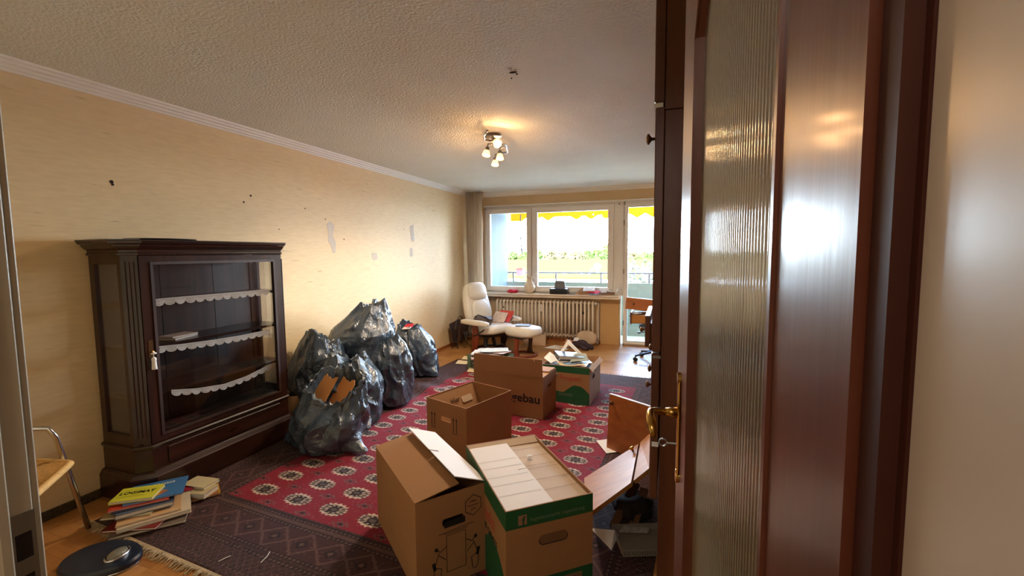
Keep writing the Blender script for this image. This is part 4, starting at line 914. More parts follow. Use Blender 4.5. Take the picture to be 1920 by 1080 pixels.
def ring_base(t, m, R=.25, y=0, w_=.045):
    bm = NB(); rings = []
    n = 40
    for k in range(n):
        a = 2*PI*k/n; d = Vector((math.cos(a), math.sin(a), 0)); rings.append([bm.verts.new(d*(R-w_)+Vector((0, 0, 0))), bm.verts.new(d*R), bm.verts.new(d*R+Vector((0, 0, .022))), bm.verts.new(d*(R-w_)+Vector((0, 0, .028)))])
    for k in range(n):
        for q in range(4): bm.faces.new((rings[k][q], rings[k][(q+1) % 4], rings[(k+1) % n][(q+1) % 4], rings[(k+1) % n][q]))
    return obj('ring_base', bm, m, t, smooth=True, ang=40)
rz = math.radians(-24)                      # the seat looks along +x turned by this
RC = thing('recliner', 'cream leather recliner with red wooden side posts in the corner by the curtain', 'armchair', (-2.52, 6.04, 0), rz)
ring_base(RC, m_darkwood, .27, w_=.06)
for s in (-1, 1):
    bm = NB(); pts = [(-.06, .02), (.0, .02), (.05, .12), (.06, .25), (.04, .41), (-.06, .41), (-.05, .25), (-.07, .12)]
    plate(bm, pts, [], .03, fr3((0, s*.30-.015, 0), (1, 0, 0), (0, 0, 1), (0, 1, 0))); box(bm, (-.03, min(s*.12, s*.30), .012), (.03, max(s*.12, s*.30), .045)); obj('side_post', bm, m_redwood if s < 0 else m_darkwood, RC)
    bm = NB(); cushion(bm, .58, .085, .07, TR(.03, s*.335, .445), .035, puff=.008); obj('armrest', bm, m_leather, RC, smooth=True)
bm = NB(); tube(bm, [(.0, -.1, .03), (-.02, -.08, .15), (.03, -.05, .24)], .03, 10); tube(bm, [(.0, .1, .03), (-.02, .08, .15), (.03, .05, .24)], .03, 10); box(bm, (-.2, -.2, .22), (.18, .2, .25), bev=.01); obj('seat_frame', bm, m_dark, RC)
bm = NB(); cushion(bm, .52, .54, .13, TR(.06, 0, .315) @ RY(-6), .05, puff=.03); obj('seat', bm, m_leather, RC, smooth=True)
# backrest: rounded top, tapering shape, lower back pad and head pad
def pad(bm, out, th_, M, puffy=.03):
    n = len(out); c = Vector((sum(p[0] for p in out)/n, sum(p[1] for p in out)/n, 0)); rings = []
    for f, z in ((.90, -th_/2), (1.0, -th_*.25), (1.0, th_*.2), (.93, th_*.5), (.7, th_*.5+puffy*.6), (.35, th_*.5+puffy*.95), (.02, th_*.5+puffy)):
        rings.append([bm.verts.new(M @ (c+(Vector((*p, 0))-c)*f+Vector((0, 0, z)))) for p in out])
    for a in range(len(rings)-1):
        for k in range(n): bm.faces.new((rings[a][k], rings[a][(k+1) % n], rings[a+1][(k+1) % n], rings[a+1][k]))
    bm.faces.new(rings[0][::-1]); bm.faces.new(rings[-1])
def sup(wb, wt, h, n=48, e=3.2):
    o = []
    for k in range(n):
        a = 2*PI*k/n; c, s = math.cos(a), math.sin(a); v = (abs(s)**(2/e))*(1 if s > 0 else -1); u = (abs(c)**(2/e))*(1 if c > 0 else -1)
        hh = (v+1)/2; o.append((u*(wb+(wt-wb)*hh)/2, h*hh))
    return o
BM_ = TR(-.22, 0, .36) @ RY(-16) @ fr3((0, 0, 0), (0, 1, 0), (0, 0, 1), (1, 0, 0))
bm = NB(); pad(bm, sup(.56, .40, .66), .12, BM_, .02); obj('backrest', bm, m_leather, RC, smooth=True)
bm = NB(); pad(bm, sup(.38, .34, .34), .03, BM_ @ TR(0, .03, .085), .025); obj('lumbar_pad', bm, m_leather, RC, smooth=True)
bm = NB(); pad(bm, sup(.37, .34, .27), .04, BM_ @ TR(0, .375, .085), .03); obj('head_pad', bm, m_leather, RC, smooth=True)
bm = NB(); tube(bm, [(-.22, -.3, .36), (-.26, -.3, .28), (-.20, -.30, .15)], .012, 8); cyl(bm, (-.18, -.29, .26), (-.18, -.32, .26), .035); obj('reclining_gear', bm, m_dark, RC)
# bag and papers on the seat
def blob(bm, c, s, seed, amp=.25, n=3):
    g = bmesh.ops.create_icosphere(bm, subdivisions=n, radius=1)['verts']
    for v in g:
        d = 1+amp*noise.noise(v.co*1.6+Vector((seed, seed, 0)))+amp*.4*noise.noise(v.co*4+Vector((seed, 0, 0))); v.co = Vector((v.co.x*s[0]*d, v.co.y*s[1]*d, max(-.6, v.co.z)*s[2]*d))+Vector(c)
    return g
def loc(t, *p): return WM[t.name] @ Vector(p)
p = loc(RC, -.02, -.12, .435); bm = NB(); blob(bm, (0, 0, .03), (.13, .15, .055), 2)
hb = thing('handbag', 'brown and black handbag lying on the recliner seat', 'bag', p, rz); obj('bag_body', bm, mat('brown patterned cloth', srgb(92, 76, 66), .7, var=.5, scale=30), hb, smooth=True)
bm = NB(); tube(bm, [(-.1, -.08, .07), (0, -.1, .11), (.12, -.06, .08), (.18, 0, .02), (.20, -.08, -.04), (.16, -.16, -.10), (.08, -.2, -.16), (.0, -.20, -.19)], .009, 8); obj('strap', bm, m_dark, hb, smooth=True)
for k, (a, lab, col) in enumerate(((.16, 'white and red magazine propped up on the recliner seat', (214, 196, 190)), (.21, 'red paper folder standing behind the magazine on the recliner', (206, 70, 66)))):
    bm = NB(); p = loc(RC, .10+.03*k, .05+.06*k, .42); M = TR(*p) @ RZ(math.degrees(rz)+10*k) @ RX(55-10*k); box(bm, (-.12, 0, 0), (.14, .17+.04*k, .004+.003*(1-k)), M=M); solo('magazine', bm, mat('mag%d' % k, srgb(col), .5, var=.2, scale=12), lab, 'magazine')
# footstool
FS = thing('footstool', 'cream leather footstool with red wooden legs in front of the recliner', 'footstool', (-1.93, 5.83, 0), math.radians(-22))
ring_base(FS, m_redwood, .215, w_=.05)
for s in (-1, 1):
    bm = NB(); plate(bm, [(-.05, .02), (.05, .02), (.03, .10), (.045, .22), (.06, .27), (-.06, .27), (-.01, .2), (-.02, .10)], [], .028, fr3((0, s*.15-.014, 0), (1, 0, 0), (0, 0, 1), (0, 1, 0))); obj('leg', bm, m_redwood if s < 0 else m_darkwood, FS)
bm = NB(); box(bm, (-.14, -.17, .262), (.14, .17, .285)); obj('seat_frame', bm, m_dark, FS)
bm = NB(); pad(bm, [(u, v-.19) for u, v in sup(.50, .50, .40, e=3.5)], .12, TR(0, 0, .345) @ RX(0), .025); obj('seat', bm, m_leather, FS, smooth=True)
p = loc(FS, .02, -.02, .432); bm = NB(); box(bm, (-.10, -.07, 0), (.10, .07, .008), M=TR(*p) @ RZ(10)); solo('booklet', bm, mat('blue grey cover', srgb(150, 156, 176), .5), 'grey-blue booklet lying on the cream footstool', 'booklet')
for yy in (-.14, .12):
    pass
# magazine rack
MR = thing('magazine_rack', 'brown magazine rack with wire handle and legs beside the recliner', 'rack', (-3.06, 6.10, 0), math.radians(5)); m_mr = mat('brown vinyl', srgb(84, 60, 50), .5); 
for s in (-1, 1):
    bm = NB(); quadslab(bm, [(s*.09, -.21, .38), (s*.09, .21, .40), (s*.045, .21, .12), (s*.045, -.21, .10)], .006, nrm=(s, 0, .3)); obj('side_panel', bm, m_mr, MR)
    bm = NB(); tube(bm, [(s*.05, -.20, 0), (s*.02, -.20, .12), (-s*.07, -.21, .39)], .006, 8); obj('leg', bm, m_dark, MR); bm = NB(); tube(bm, [(s*.05, .20, 0), (s*.02, .20, .12), (-s*.07, .21, .39)], .006, 8); obj('leg', bm, m_dark, MR)
bm = NB(); box(bm, (-.045, -.2, .10), (.045, .2, .108)); obj('rack_bottom', bm, m_mr, MR)
bm = NB(); tube(bm, [(0, -.19, .30), (0, -.12, .43), (0, -.03, .47), (0, .05, .47), (0, .15, .40), (0, .19, .33)], .005, 8); obj('handle', bm, m_dark, MR)

# ------------------------------------------------------------------ on the sill
SZ = .7905
V_ = thing('vase', 'cream jug vase with a handle on the window sill between the casements', 'vase', (-2.15, 6.85, SZ))
bm = NB(); lathe(bm, [(.05, 0), (.062, .01), (.085, .05), (.095, .09), (.088, .13), (.065, .17), (.048, .20), (.043, .23), (.047, .26), (.058, .275), (.054, .273), (.04, .25), (.03, .2)], n=32); obj('vase_body', bm, mat('cream glaze', srgb(226, 206, 176), .3, var=.08, scale=9), V_, smooth=True)
bm = NB(); tube(bm, [(.045, 0, .25), (.085, 0, .26), (.10, 0, .21), (.09, 0, .16), (.075, 0, .145)], .009, 8); obj('handle', bm, mat('white glaze', srgb(232, 228, 222), .25), V_, smooth=True)
bm = NB(); blob(bm, (0, 0, .028), (.095, .06, .036), 5, .35); o = solo('red_cloth', bm, m_pagered, 'crumpled red cloth on the window sill, left of the vase', 'cloth', smooth=True); o.location = (-2.44, 6.83, SZ+.001)
PR = thing('printer', 'small black printer with a grey paper support on the window sill', 'printer', (-1.65, 6.85, SZ))
bm = NB(); box(bm, (-.14, -.085, 0), (.14, .075, .088), bev=.012, seg=2); obj('printer_body', bm, m_dark, PR); bm = NB(); box(bm, (-.10, -.0855, .015), (.10, -.083, .05)); obj('output_slot', bm, mat('slot black', srgb(14, 14, 15), .6), PR)
bm = NB(); plate(bm, [(-.095, 0), (.095, 0), (.07, .125), (-.07, .125)], [], .008, fr3((0, .045, .08), (1, 0, 0), (0, .18, 1))); obj('paper_support', bm, m_grey, PR)
bm = NB(); box(bm, (.15, -.05, 0), (.28, .02, .008), M=TR(-1.65, 6.83, SZ)); solo('power_adapter', bm, m_dark, 'flat dark object on the sill between the printer and the papers', 'adapter')
def sheet(lab, pts, th_=.003, m=None, name='paper_sheet', cat='paper'):
    bm = NB(); quadslab(bm, pts, th_); return solo(name, bm, m or m_paper, lab, cat)
bx = NB(); quadslab(bx, [(-1.38, 6.77, .795), (-1.16, 6.78, .795), (-1.12, 6.90, .90), (-1.30, 6.90, .885)], .01); solo('open_envelope', bx, m_card, 'brown open card folder on the window sill right of the printer', 'folder')
sheet('white booklet on the brown card folder on the sill', [(-1.26, 6.80, .85), (-1.08, 6.80, .855), (-1.08, 6.89, .90), (-1.26, 6.89, .895)], .012)
bm = NB(); lathe(bm, [(.06, 0), (.11, .012), (.112, .016), (.06, .006)], n=28); o = solo('plate', bm, mat('blue white china', srgb(196, 208, 226), .3), 'blue-white plate on the window sill among the papers', 'plate', smooth=True); o.location = (-1.07, 6.80, SZ+.001)
sheet('red paper lying on the plate on the sill', [(-1.20, 6.78, .835), (-1.02, 6.76, .815), (-.98, 6.84, .85), (-1.12, 6.86, .86)], .004, m_pagered)
sheet('white crumpled sheet on the sill, right of the red paper', [(-1.0, 6.82, .83), (-.90, 6.80, .83), (-.86, 6.90, .89), (-1.02, 6.92, .90)], .004)
sheet('long brown card lying at the right end of the sill', [(-1.02, 6.76, .800), (-.76, 6.77, .805), (-.76, 6.88, .83), (-.98, 6.90, .82)], .006, m_card)
sheet('pale pointed sheet at the right end of the sill', [(-.93, 6.84, .86), (-.75, 6.78, .835), (-.78, 6.86, .835), (-.92, 6.92, .88)], .003)
bm = NB(); tube(bm, [(-.765, 6.78, SZ+.012), (-.74, 6.80, SZ+.05), (-.725, 6.83, SZ+.10)], .011, 8); blob(bm, (-.72, 6.84, SZ+.12), (.016, .016, .016), 1); blob(bm, (-.70, 6.82, SZ+.055), (.014, .014, .014), 2); tube(bm, [(-.74, 6.80, SZ+.05), (-.70, 6.82, SZ+.055)], .006, 6); solo('white_figurine', bm, m_white, 'small white knobbed object at the right end of the window sill', 'ornament', smooth=True)

# ------------------------------------------------------------------ by the radiator
c_ = carton('plain low cardboard box under the left part of the radiator', (-1.98, 6.60, 0), math.radians(12), .34, .24, .135, m=m_cardl, handle='')
c_.location.z = .001
flap(c_, 'flap', m_cardl, (-.17, -.12, .133), (.17, -.12, .133), (0, 1, 0), .118, 1); flap(c_, 'flap', m_cardl, (.17, .12, .133), (-.17, .12, .133), (0, -1, 0), .118, 1)
DO = thing('doll', 'cloth doll in dark clothes slumped on the floor in front of the radiator', 'doll', (-1.28, 6.50, 0), .2); m_sk = mat('doll face cloth', srgb(226, 172, 140), .8)
bm = NB(); blob(bm, (0.02, 0, .065), (.14, .07, .065), 3, .3); tube(bm, [(.08, -.02, .06), (.17, -.05, .045), (.22, -.10, .03)], [.04, .035, .03], 10); tube(bm, [(.06, -.06, .05), (.08, -.13, .03), (.15, -.17, .028)], [.035, .03, .028], 10); obj('doll_body', bm, mat('doll dark matte', srgb(64, 46, 54), .9, var=.3, scale=30), DO, smooth=True)
bm = NB(); blob(bm, (-.13, -.01, .10), (.055, .05, .055), 6, .08); blob(bm, (-.185, -.02, .095), (.012, .012, .012), 1); obj('doll_head', bm, m_sk, DO, smooth=True)
bm = NB(); blob(bm, (-.12, .01, .13), (.06, .055, .035), 9, .2); obj('doll_hair', bm, mat('doll hair', srgb(70, 40, 28), .9), DO, smooth=True)
for yy in (-.028, .004):
    bm = NB(); blob(bm, (-.178, yy-.008, .112), (.006, .006, .006), 1, 0, 2); obj('doll_eye', bm, m_dark, DO)
bm = NB(); quadslab(bm, [(-.07, -.07, .13), (.0, -.08, .135), (.03, .0, .16), (-.04, .02, .165)], .01); obj('doll_collar', bm, m_paper, DO)
bm = NB(); tube(bm, [(-.09, -.04, .07), (-.15, -.08, .045), (-.21, -.10, .035)], [.022, .02, .018], 8); obj('doll_arm', bm, m_sk, DO, smooth=True)
bm = NB(); pad(bm, sup(.34, .30, .22, e=2.4), .05, TR(-1.18, 6.66, .025) @ RZ(-5) @ fr3((0, 0, 0), (1, 0, 0), (0, .25, 1), (0, -1, .25)), .02); solo('round_cushion', bm, mat('beige cloth', srgb(196, 168, 140), .9), 'beige round cushion standing against the radiator behind the doll', 'cushion', smooth=True)
bm = NB(); blob(bm, (0, 0, .012), (.10, .045, .016), 4, .2); o = solo('slipper', bm, mat('pink beige cloth', srgb(216, 184, 160), .9), 'pale flat slipper on the floor left of the doll', 'slipper', smooth=True); o.location = (-1.46, 6.48, .001)
sheet('white sheet of paper on the parquet in front of the doll', [(-1.78, 6.36, .004), (-1.42, 6.30, .004), (-1.36, 6.52, .004), (-1.66, 6.60, .004)], .002)

# ------------------------------------------------------------------ desk chair with drawer boxes on its seat
DC = thing('desk_chair', 'black swivel desk chair on castors in front of the balcony door', 'desk chair', (-.14, 6.05, 0))
bm = NB(); pad(bm, sup(.44, .44, .42, e=2.6), .05, TR(0, -.21, .455), .015); obj('seat', bm, mat('grey blue seat vinyl', srgb(70, 84, 98), .35), DC, smooth=True)
bm = NB(); cyl(bm, (0, 0, .10), (0, 0, .30), .03); cyl(bm, (0, 0, .28), (0, 0, .43), .018); obj('gas_column', bm, m_dark, DC, smooth=True)
for k in range(5):
    a = math.radians(205+72*k); d = Vector((math.cos(a), math.sin(a), 0)); bm = NB(); tube(bm, [d*.03+Vector((0, 0, .125)), d*.28+Vector((0, 0, .075))], [.028, .018], 8, flat=.7); lg = obj('leg', bm, m_dark, DC)
    bm = NB(); s = d.cross(Vector((0, 0, 1))); q = d*.28; cyl(bm, q+s*.018+Vector((0, 0, .028)), q-s*.018+Vector((0, 0, .028)), .028, n=14); cyl(bm, q+Vector((0, 0, .04)), q+Vector((0, 0, .08)), .008); obj('castor', bm, m_dark, lg)
bm = NB(); tube(bm, [(-.02, 0, .40), (-.12, -.05, .395), (-.20, -.07, .385)], .006, 6); box(bm, (-.235, -.09, .372), (-.19, -.06, .392), bev=.004); obj('lever', bm, m_dark, DC)
bm = NB(); tube(bm, [(.0, -.18, .40), (-.05, -.24, .36), (-.06, -.26, .28)], .01, 6); blob(bm, (-.06, -.26, .25), (.03, .02, .05), 1, .1); obj('arm_bracket', bm, m_dark, DC, smooth=True)
def drawer_box(lab, M, lx, ly, h, front_m, body_m, t=.012, name='drawer_box'):
    p = M.to_translation(); T0 = thing(name, lab, 'drawer', p); I = TR(*(-p)) @ M
    bm = NB(); box(bm, (0, 0, 0), (lx, ly, .006), M=I); box(bm, (.015, 0, 0), (lx, t, h*.8), M=I); box(bm, (.015, ly-t, 0), (lx, ly, h*.8), M=I); box(bm, (lx-t, 0, 0), (lx, ly, h*.8), M=I); obj('box_body', bm, body_m, T0)
    bm = NB(); box(bm, (-.004, -.012, -.012), (.015, ly+.012, h), M=I, bev=.002); f = obj('front', bm, front_m, T0)
    bm = NB(); cyl(bm, I @ Vector((-.004, ly/2, h/2)), I @ Vector((-.018, ly/2, h/2)), .006); lathe(bm, [(.008, 0), (.014, .006), (.012, .011), (.004, .013)], n=14, M=I @ fr3((-.016, ly/2, h/2), (0, 1, 0), (0, 0, 1), (-1, 0, 0))); obj('knob', bm, m_bronze, f, smooth=True)
    return T0
drawer_box('lower light wooden drawer resting on the desk chair seat', TR(-.46, 5.88, .515), .55, .36, .145, m_unit, m_oak)
bm = NB(); blob(bm, (0, 0, .02), (.07, .05, .02), 3, .3); o = solo('blue_packet', bm, mat('white blue plastic', srgb(206, 214, 226), .4), 'small white packet lying in the lower drawer on the desk chair', 'packet', smooth=True); o.location = (-.40, 5.98, .625)
# the upper drawer, turned so that its brown front faces the camera
M = TR(-.53, 5.92, .71) @ RZ(-4) @ RY(4)
T0 = thing('drawer_box', 'upper brown wooden drawer tilted on top of the lower one on the desk chair', 'drawer', M.to_translation()); I = TR(*(-M.to_translation())) @ M
bm = NB(); box(bm, (.02, .018, 0), (.62, .38, .006), M=I); box(bm, (.02, .36, 0), (.62, .372, .11), M=I); box(bm, (.02, .018, 0), (.032, .37, .11), M=I); box(bm, (.608, .018, 0), (.62, .37, .11), M=I); obj('box_body', bm, mat('taupe wood', srgb(150, 122, 104), .5), T0)
bm = NB(); box(bm, (0, 0, -.01), (.64, .018, .145), M=I, bev=.002); f = obj('front', bm, m_oak2, T0); bm = NB(); lathe(bm, [(.006, 0), (.008, .010), (.015, .016), (.012, .022)], n=14, M=I @ fr3((.10, 0, .07), (1, 0, 0), (0, 0, 1), (0, -1, 0))); obj('knob', bm, m_bronze, f, smooth=True)
bm = NB(); box(bm, (0, 0, .1455), (.64, .018, .1475), M=I); obj('edge_band', bm, m_white, T0)

# ------------------------------------------------------------------ wall unit on the right
WU = thing('cupboard_unit', 'tall dark brown cupboard unit of doors and drawers behind the open room door', 'cabinet', (.25, 3.3, .0125)); WM[WU.name] = Matrix.Translation((.25, 3.3, 0))
ux0, uy0, uy1 = -.022, 1.745, 4.90
for k, (a, c) in enumerate(((0, .06), (.06, 1.955), (1.957, 2.44))):
    if k == 0: bm = NB(); box(bm, (ux0+.0, uy0, 0), (.53, uy0+.02, .06)); obj('plinth_panel', bm, m_unit, WU, world=True); continue
    bm = NB(); box(bm, (ux0+(.0 if k == 1 else -.002), uy0-(0 if k == 1 else .002), a), (.53, uy0+.02, c), bev=.0015); obj('side_panel', bm, m_unit, WU, world=True)
bm = NB(); box(bm, (.52, uy0+.02, 0), (.53, uy1, 2.44)); obj('back_panel', bm, m_unitd, WU, world=True)
bm = NB(); box(bm, (ux0, uy1-.02, 0), (.52, uy1, 2.44)); obj('side_panel', bm, m_unit, WU, world=True)
nb = 6; bw = (uy1-uy0)/nb
for k in range(1, nb):
    bm = NB(); box(bm, (ux0, uy0+bw*k-.008, .06), (.52, uy0+bw*k+.008, 2.44)); obj('divider', bm, m_unitd, WU, world=True)
for z in (.06, .46, 1.04, 1.955, 2.42):
    bm = NB(); box(bm, (ux0+.004, uy0+.02, z-.016), (.519, uy1-.02, z)); obj('shelf_board', bm, m_unitd, WU, world=True)
def knob(par, x, y, z, r=.017):
    bm = NB(); lathe(bm, [(.005, 0), (.006, .012), (.010, .016), (r, .022), (r, .028), (.006, .033)], n=16, M=fr3((x, y, z), (0, 1, 0), (0, 0, 1), (-1, 0, 0))); obj('knob', bm, m_bronze, par, world=True, smooth=True)
for k in range(nb):
    ya, yb = uy0+bw*k+.002, uy0+bw*(k+1)-.002
    if k == 0: ya = uy0-.010
    bm = NB(); box(bm, (-.060, ya, 1.985), (-.025, yb, 2.43), bev=.003); f = obj('upper_door', bm, m_unit, WU, world=True)
    bm = NB(); box(bm, (-.056, ya, 1.055), (-.0235, yb, 1.965), bev=.003); f = obj('middle_door', bm, m_unit, WU, world=True); knob(f, -.056, ya+.03 if k % 2 == 0 else yb-.03, 1.86 if k == 0 else 1.15, .02)
    if k == 0: bm = NB(); box(bm, (-.056, ya, .470), (-.026, yb, 1.050), bev=.003); f = obj('lower_door', bm, m_unit, WU, world=True); knob(f, -.056, yb-.03, .86)
    elif k in (1, 2, 3):
        for z0_, z1_, ex in ((.47, .655, 0), (.66, .845, .012 if k == 1 else .0), (.85, 1.045, .075 if k == 2 else 0)):
            bm = NB(); box(bm, (-.056-ex, ya, z0_), (-.026-ex, yb, z1_), bev=.003); 
            if ex > .02: box(bm, (-.026-ex, ya+.02, z0_+.02), (-.02, yb-.02, z1_-.05))
            f = obj('drawer', bm, m_unit, WU, world=True); knob(f, -.056-ex, ya+.06, (z0_+z1_)/2)
    else: bm = NB(); box(bm, (-.056, ya, .470), (-.026, yb, 1.050), bev=.003); f = obj('lower_door', bm, m_unit, WU, world=True)
bm = NB(); box(bm, (-.052, uy0-.0105, 1.030), (-.022, uy0-.004, 1.042), bev=.001); obj('hinge_strip', bm, m_steel, WU, world=True)
bm = NB(); box(bm, (-.062, uy0-.004, 1.9665), (-.03, uy0+.05, 1.982)); obj('painted_gap_light', bm, m_white, WU, world=True)  # white piece stands in for light showing through the door joint

# removed fronts and rubbish at its foot
def board(lab, name, c0, u, v, L, Hh, m, th_=.018, edge=None, kn=None):
    M = fr3(c0, u, v); T0 = thing(name, lab, 'board', c0); W_ = TR(*(-Vector(c0))) @ M
    bm = NB(); box(bm, (0, 0, 0), (L, Hh, th_), M=W_, bev=.0015); o = obj('board', bm, m, T0)
    if edge: bm = NB(); box(bm, (0, Hh, 0), (L, Hh+.004, th_), M=W_); obj('edge_band', bm, edge, T0)
    if kn: bm = NB(); lathe(bm, [(.006, 0), (.008, .010), (.017, .018), (.014, .025)], n=16, M=W_ @ fr3((kn[0], kn[1], th_ if kn[2] > 0 else 0), (1, 0, 0), (0, 1, 0), (0, 0, kn[2]))); obj('knob', bm, m_bronze, T0, smooth=True)
    return T0
c0 = AZ(1140, 838, .012); c1 = AZ(1217, 872, .012); u = (c1-c0).normalized()
board('orange-brown cupboard front with a white top edge leaning against the cupboard unit', 'cupboard_board', c0, u, (.04, .05, 1), .62*.62, .40, m_oak2, edge=m_white, kn=(.035, .345, 1))
sheet('white sheet of paper on the rug beside the orange-brown cupboard front', [AZ(px, py, .014) for px, py in ((1118, 826), (1140, 823), (1173, 845), (1137, 850))], .002)
A0, D0 = Vector((-.383, 2.28, .25)), Vector((-.156, 2.627, .31)); B0 = Vector((-.352, 2.235, .045))
u = (D0-A0).normalized(); v = (A0-B0); v = (v-u*v.dot(u)).normalized()
def slabthing(lab, name, pts, m, kn=None):
    P = [Vector(q) for q in pts]; o0 = P[0].copy(); T0 = thing(name, lab, 'board', o0); bm = NB(); quadslab(bm, [q-o0 for q in P], .018); obj('board', bm, m, T0)
    if kn:
        n = (P[1]-P[0]).cross(P[2]-P[0]).normalized(); n = n if n.z > 0 else -n; k0 = Vector(kn)-o0; u = (P[3]-P[0]).normalized(); bm = NB()
        lathe(bm, [(.006, -.004), (.008, .012), (.017, .020), (.014, .028)], n=16, M=fr3(k0, u, n.cross(u), n)); obj('knob', bm, m_brass, T0, smooth=True)
    return T0
pa, pb, pc, pd_ = AZ(1105, 890, .12), AZ(1105, 962, .22), AZ(1183, 905, .30), AZ(1197, 832, .26)
slabthing('light wooden drawer front with a brass knob, sloping over rubbish beside the front boxes', 'board', [pa-(pd_-pa)*.10, pb-(pc-pb)*.10, pc, pd_], m_oak, kn=AZ(1187, 846, .265))
pe, pf_ = AZ(1217, 878, .36), AZ(1219, 812, .32)
slabthing('second light wooden front, right of the sloping one with the knob', 'board', [pd_+Vector((.012, 0, .012)), pc+Vector((.012, 0, .012)), pe, pf_], m_oak)
for k, (a, c, lab) in enumerate((((1150, 985), (1192, 905), 'left brown wooden slat sticking out of the rubbish below the drawer fronts'), ((1186, 990), (1208, 915), 'right brown wooden slat sticking out of the rubbish below the drawer fronts'))):
    p = AZ(*a, .02); q = AZ(*c, .13); bm = NB(); d = (q-p).normalized(); s = d.cross(Vector((0, 0, 1))).normalized(); quadslab(bm, [p-s*.022, p+s*.022, q+s*.022, q-s*.022], .016); solo('wooden_slat', bm, mat('dull brown wood', srgb(112, 78, 50), .6), lab, 'slat')
TY = thing('card_tray', 'shallow pale card tray with a patterned rim on the rug under the drawer fronts', 'tray', AZ(1196, 1040, .012)); m_ty = mat('grey card', srgb(150, 138, 120), .8)
o0 = AZ(1168, 1045, .012); ux = (AZ(1224, 1043, .012)-o0).normalized(); uy = Vector((-ux.y, ux.x, 0)); MT = fr3(o0, ux, uy)
bm = NB(); box(bm, (0, 0, 0), (.30, .20, .003), M=MT); box(bm, (0, 0, 0), (.30, .003, .035), M=MT); box(bm, (0, .197, 0), (.30, .20, .035), M=MT); box(bm, (0, 0, 0), (.003, .20, .035), M=MT); box(bm, (.297, 0, 0), (.30, .20, .035), M=MT); obj('tray_body', bm, m_ty, TY, world=True)
bm = NB(); Mt = fr3(o0, ux, (0, 0, 1), -uy)
for k in range(22):
    strokes(bm, Mt, [((.012*k+.006, .008), (.012*k+.012, .018)), ((.012*k+.006, .028), (.012*k+.012, .018))], .0025)
obj('rim_print', bm, m_black, TY, world=True)
sheet('crumpled white paper on the rug between the green and brown box and the card tray', [AZ(1108, 990, .02), AZ(1152, 994, .06), AZ(1160, 1003, .03), AZ(1147, 1031, .014)], .003)
sheet('grey printed paper lying on the rubbish above the card tray', [AZ(1160, 998, .06), AZ(1215, 1000, .06), AZ(1218, 990, .08), AZ(1170, 985, .08)], .003, mat('grey print paper', srgb(150, 146, 138), .8, var=.4, scale=60))
bm = NB(); blob(bm, (0, 0, .03), (.10, .12, .05), 11, .5); o = solo('shade_lump', bm, mat('dark matte', srgb(40, 28, 24), .9), 'dark lump standing in for the shade under the leaning drawer fronts', 'bundle', smooth=True); o.location = (-.17, 2.42, .012)  # dark lump put in place of the shade below the drawer fronts

# ------------------------------------------------------------------ books on the rug corner
RZk = .013
def bk(lab, px, py, size, rz_, col, z, **k): p = AZ(px, py, z+size[2]); return book(lab, (p.x, p.y, z), size, rz_, col, **k)
z = .0125
bk('large grey-brown book at the bottom of the stack by the cabinet', 287, 968, (.32, .25, .016), .85, (120, 104, 92), z); z += .0165
bk('dark red book second from the bottom of the stack by the cabinet', 268, 970, (.26, .21, .012), .45, (128, 34, 34), z); z += .0125
bk('cream hardback with a pale spine above the dark red book in the stack', 292, 955, (.31, .23, .020), 1.0, (206, 190, 164), z); z += .0205
bk('orange and beige magazine in the middle of the stack of books', 282, 953, (.27, .21, .010), .98, (206, 166, 122), z); z += .0105
bk('worn cream notebook with dark lettering in the stack of books', 255, 950, (.23, .18, .010), .55, (184, 172, 130), z); z += .0105
bk('thick white-paged book below the orange and blue covers in the stack', 275, 938, (.24, .20, .022), .95, (90, 100, 120), z); z += .0225
bk('dark blue book under the red-edged picture book in the stack', 272, 934, (.25, .19, .006), .9, (44, 66, 96), z); z += .0065
bk('red and grey picture book under the yellow one in the stack', 268, 930, (.26, .20, .009), .85, (196, 60, 40), z); z += .0095
zb = z
B1 = bk('blue picture book with a pale title on top of the stack of books', 295, 918, (.26, .22, .008), .85, (58, 112, 168), z)
m_ylw = mat('yellow cover', srgb(214, 214, 62), .45, var=.05)
text('lettering', 'DAS GROSSE', .030, TR(-.10, .055, .0086), m_paper, B1, world=False, sx=1.0); text('lettering', 'BUCH', .030, TR(-.10, .018, .0086), m_paper, B1, world=False)
bm = NB(); poly(bm, Matrix.Identity(4), [(-.02+.07*math.cos(a)*(1+.2*math.sin(3*a)), -.05+.035*math.sin(a)) for a in [k*PI/8 for k in range(16)]], .0087); obj('cover_print', bm, mat('orange print', srgb(178, 106, 46), .5, var=.5, scale=40), B1)
z += .0085
Yb = bk('yellow puzzle book lying topmost at the front of the stack of books', 258, 924, (.20, .145, .016), .62, m_ylw, z)
text('lettering', 'LOGIMAT', .040, TR(-.086, -.005, .0166), m_black, Yb, world=False, sx=.95, bold=.0008)
bm = NB(); strokes(bm, Matrix.Identity(4), [((-.08, .04), (.075, .04)), ((-.08, -.025), (.04, -.025)), ((-.08, -.035), (.05, -.035))], .002, .0166); obj('cover_print', bm, mat('olive print', srgb(120, 116, 30), .6), Yb)
z = .0125
Sp = bk('brown spiral pad with a yellow comb binding at the right of the stack of books', 372, 925, (.20, .15, .010), 1.0, (150, 92, 34), z)
bm = NB()
for k in range(16): box(bm, (.098, -.07+.009*k, -.001), (.106, -.065+.009*k, .012))
obj('comb_binding', bm, mat('amber plastic', srgb(226, 168, 50), .4), Sp)
bk('thick cream paperback lying at the right of the stack of books', 372, 916, (.17, .115, .030), .25, (196, 180, 140), z+.0105)
bk('thin cream paperback on the thick one at the right of the stack of books', 376, 903, (.17, .11, .016), .12, (206, 192, 152), z+.041)
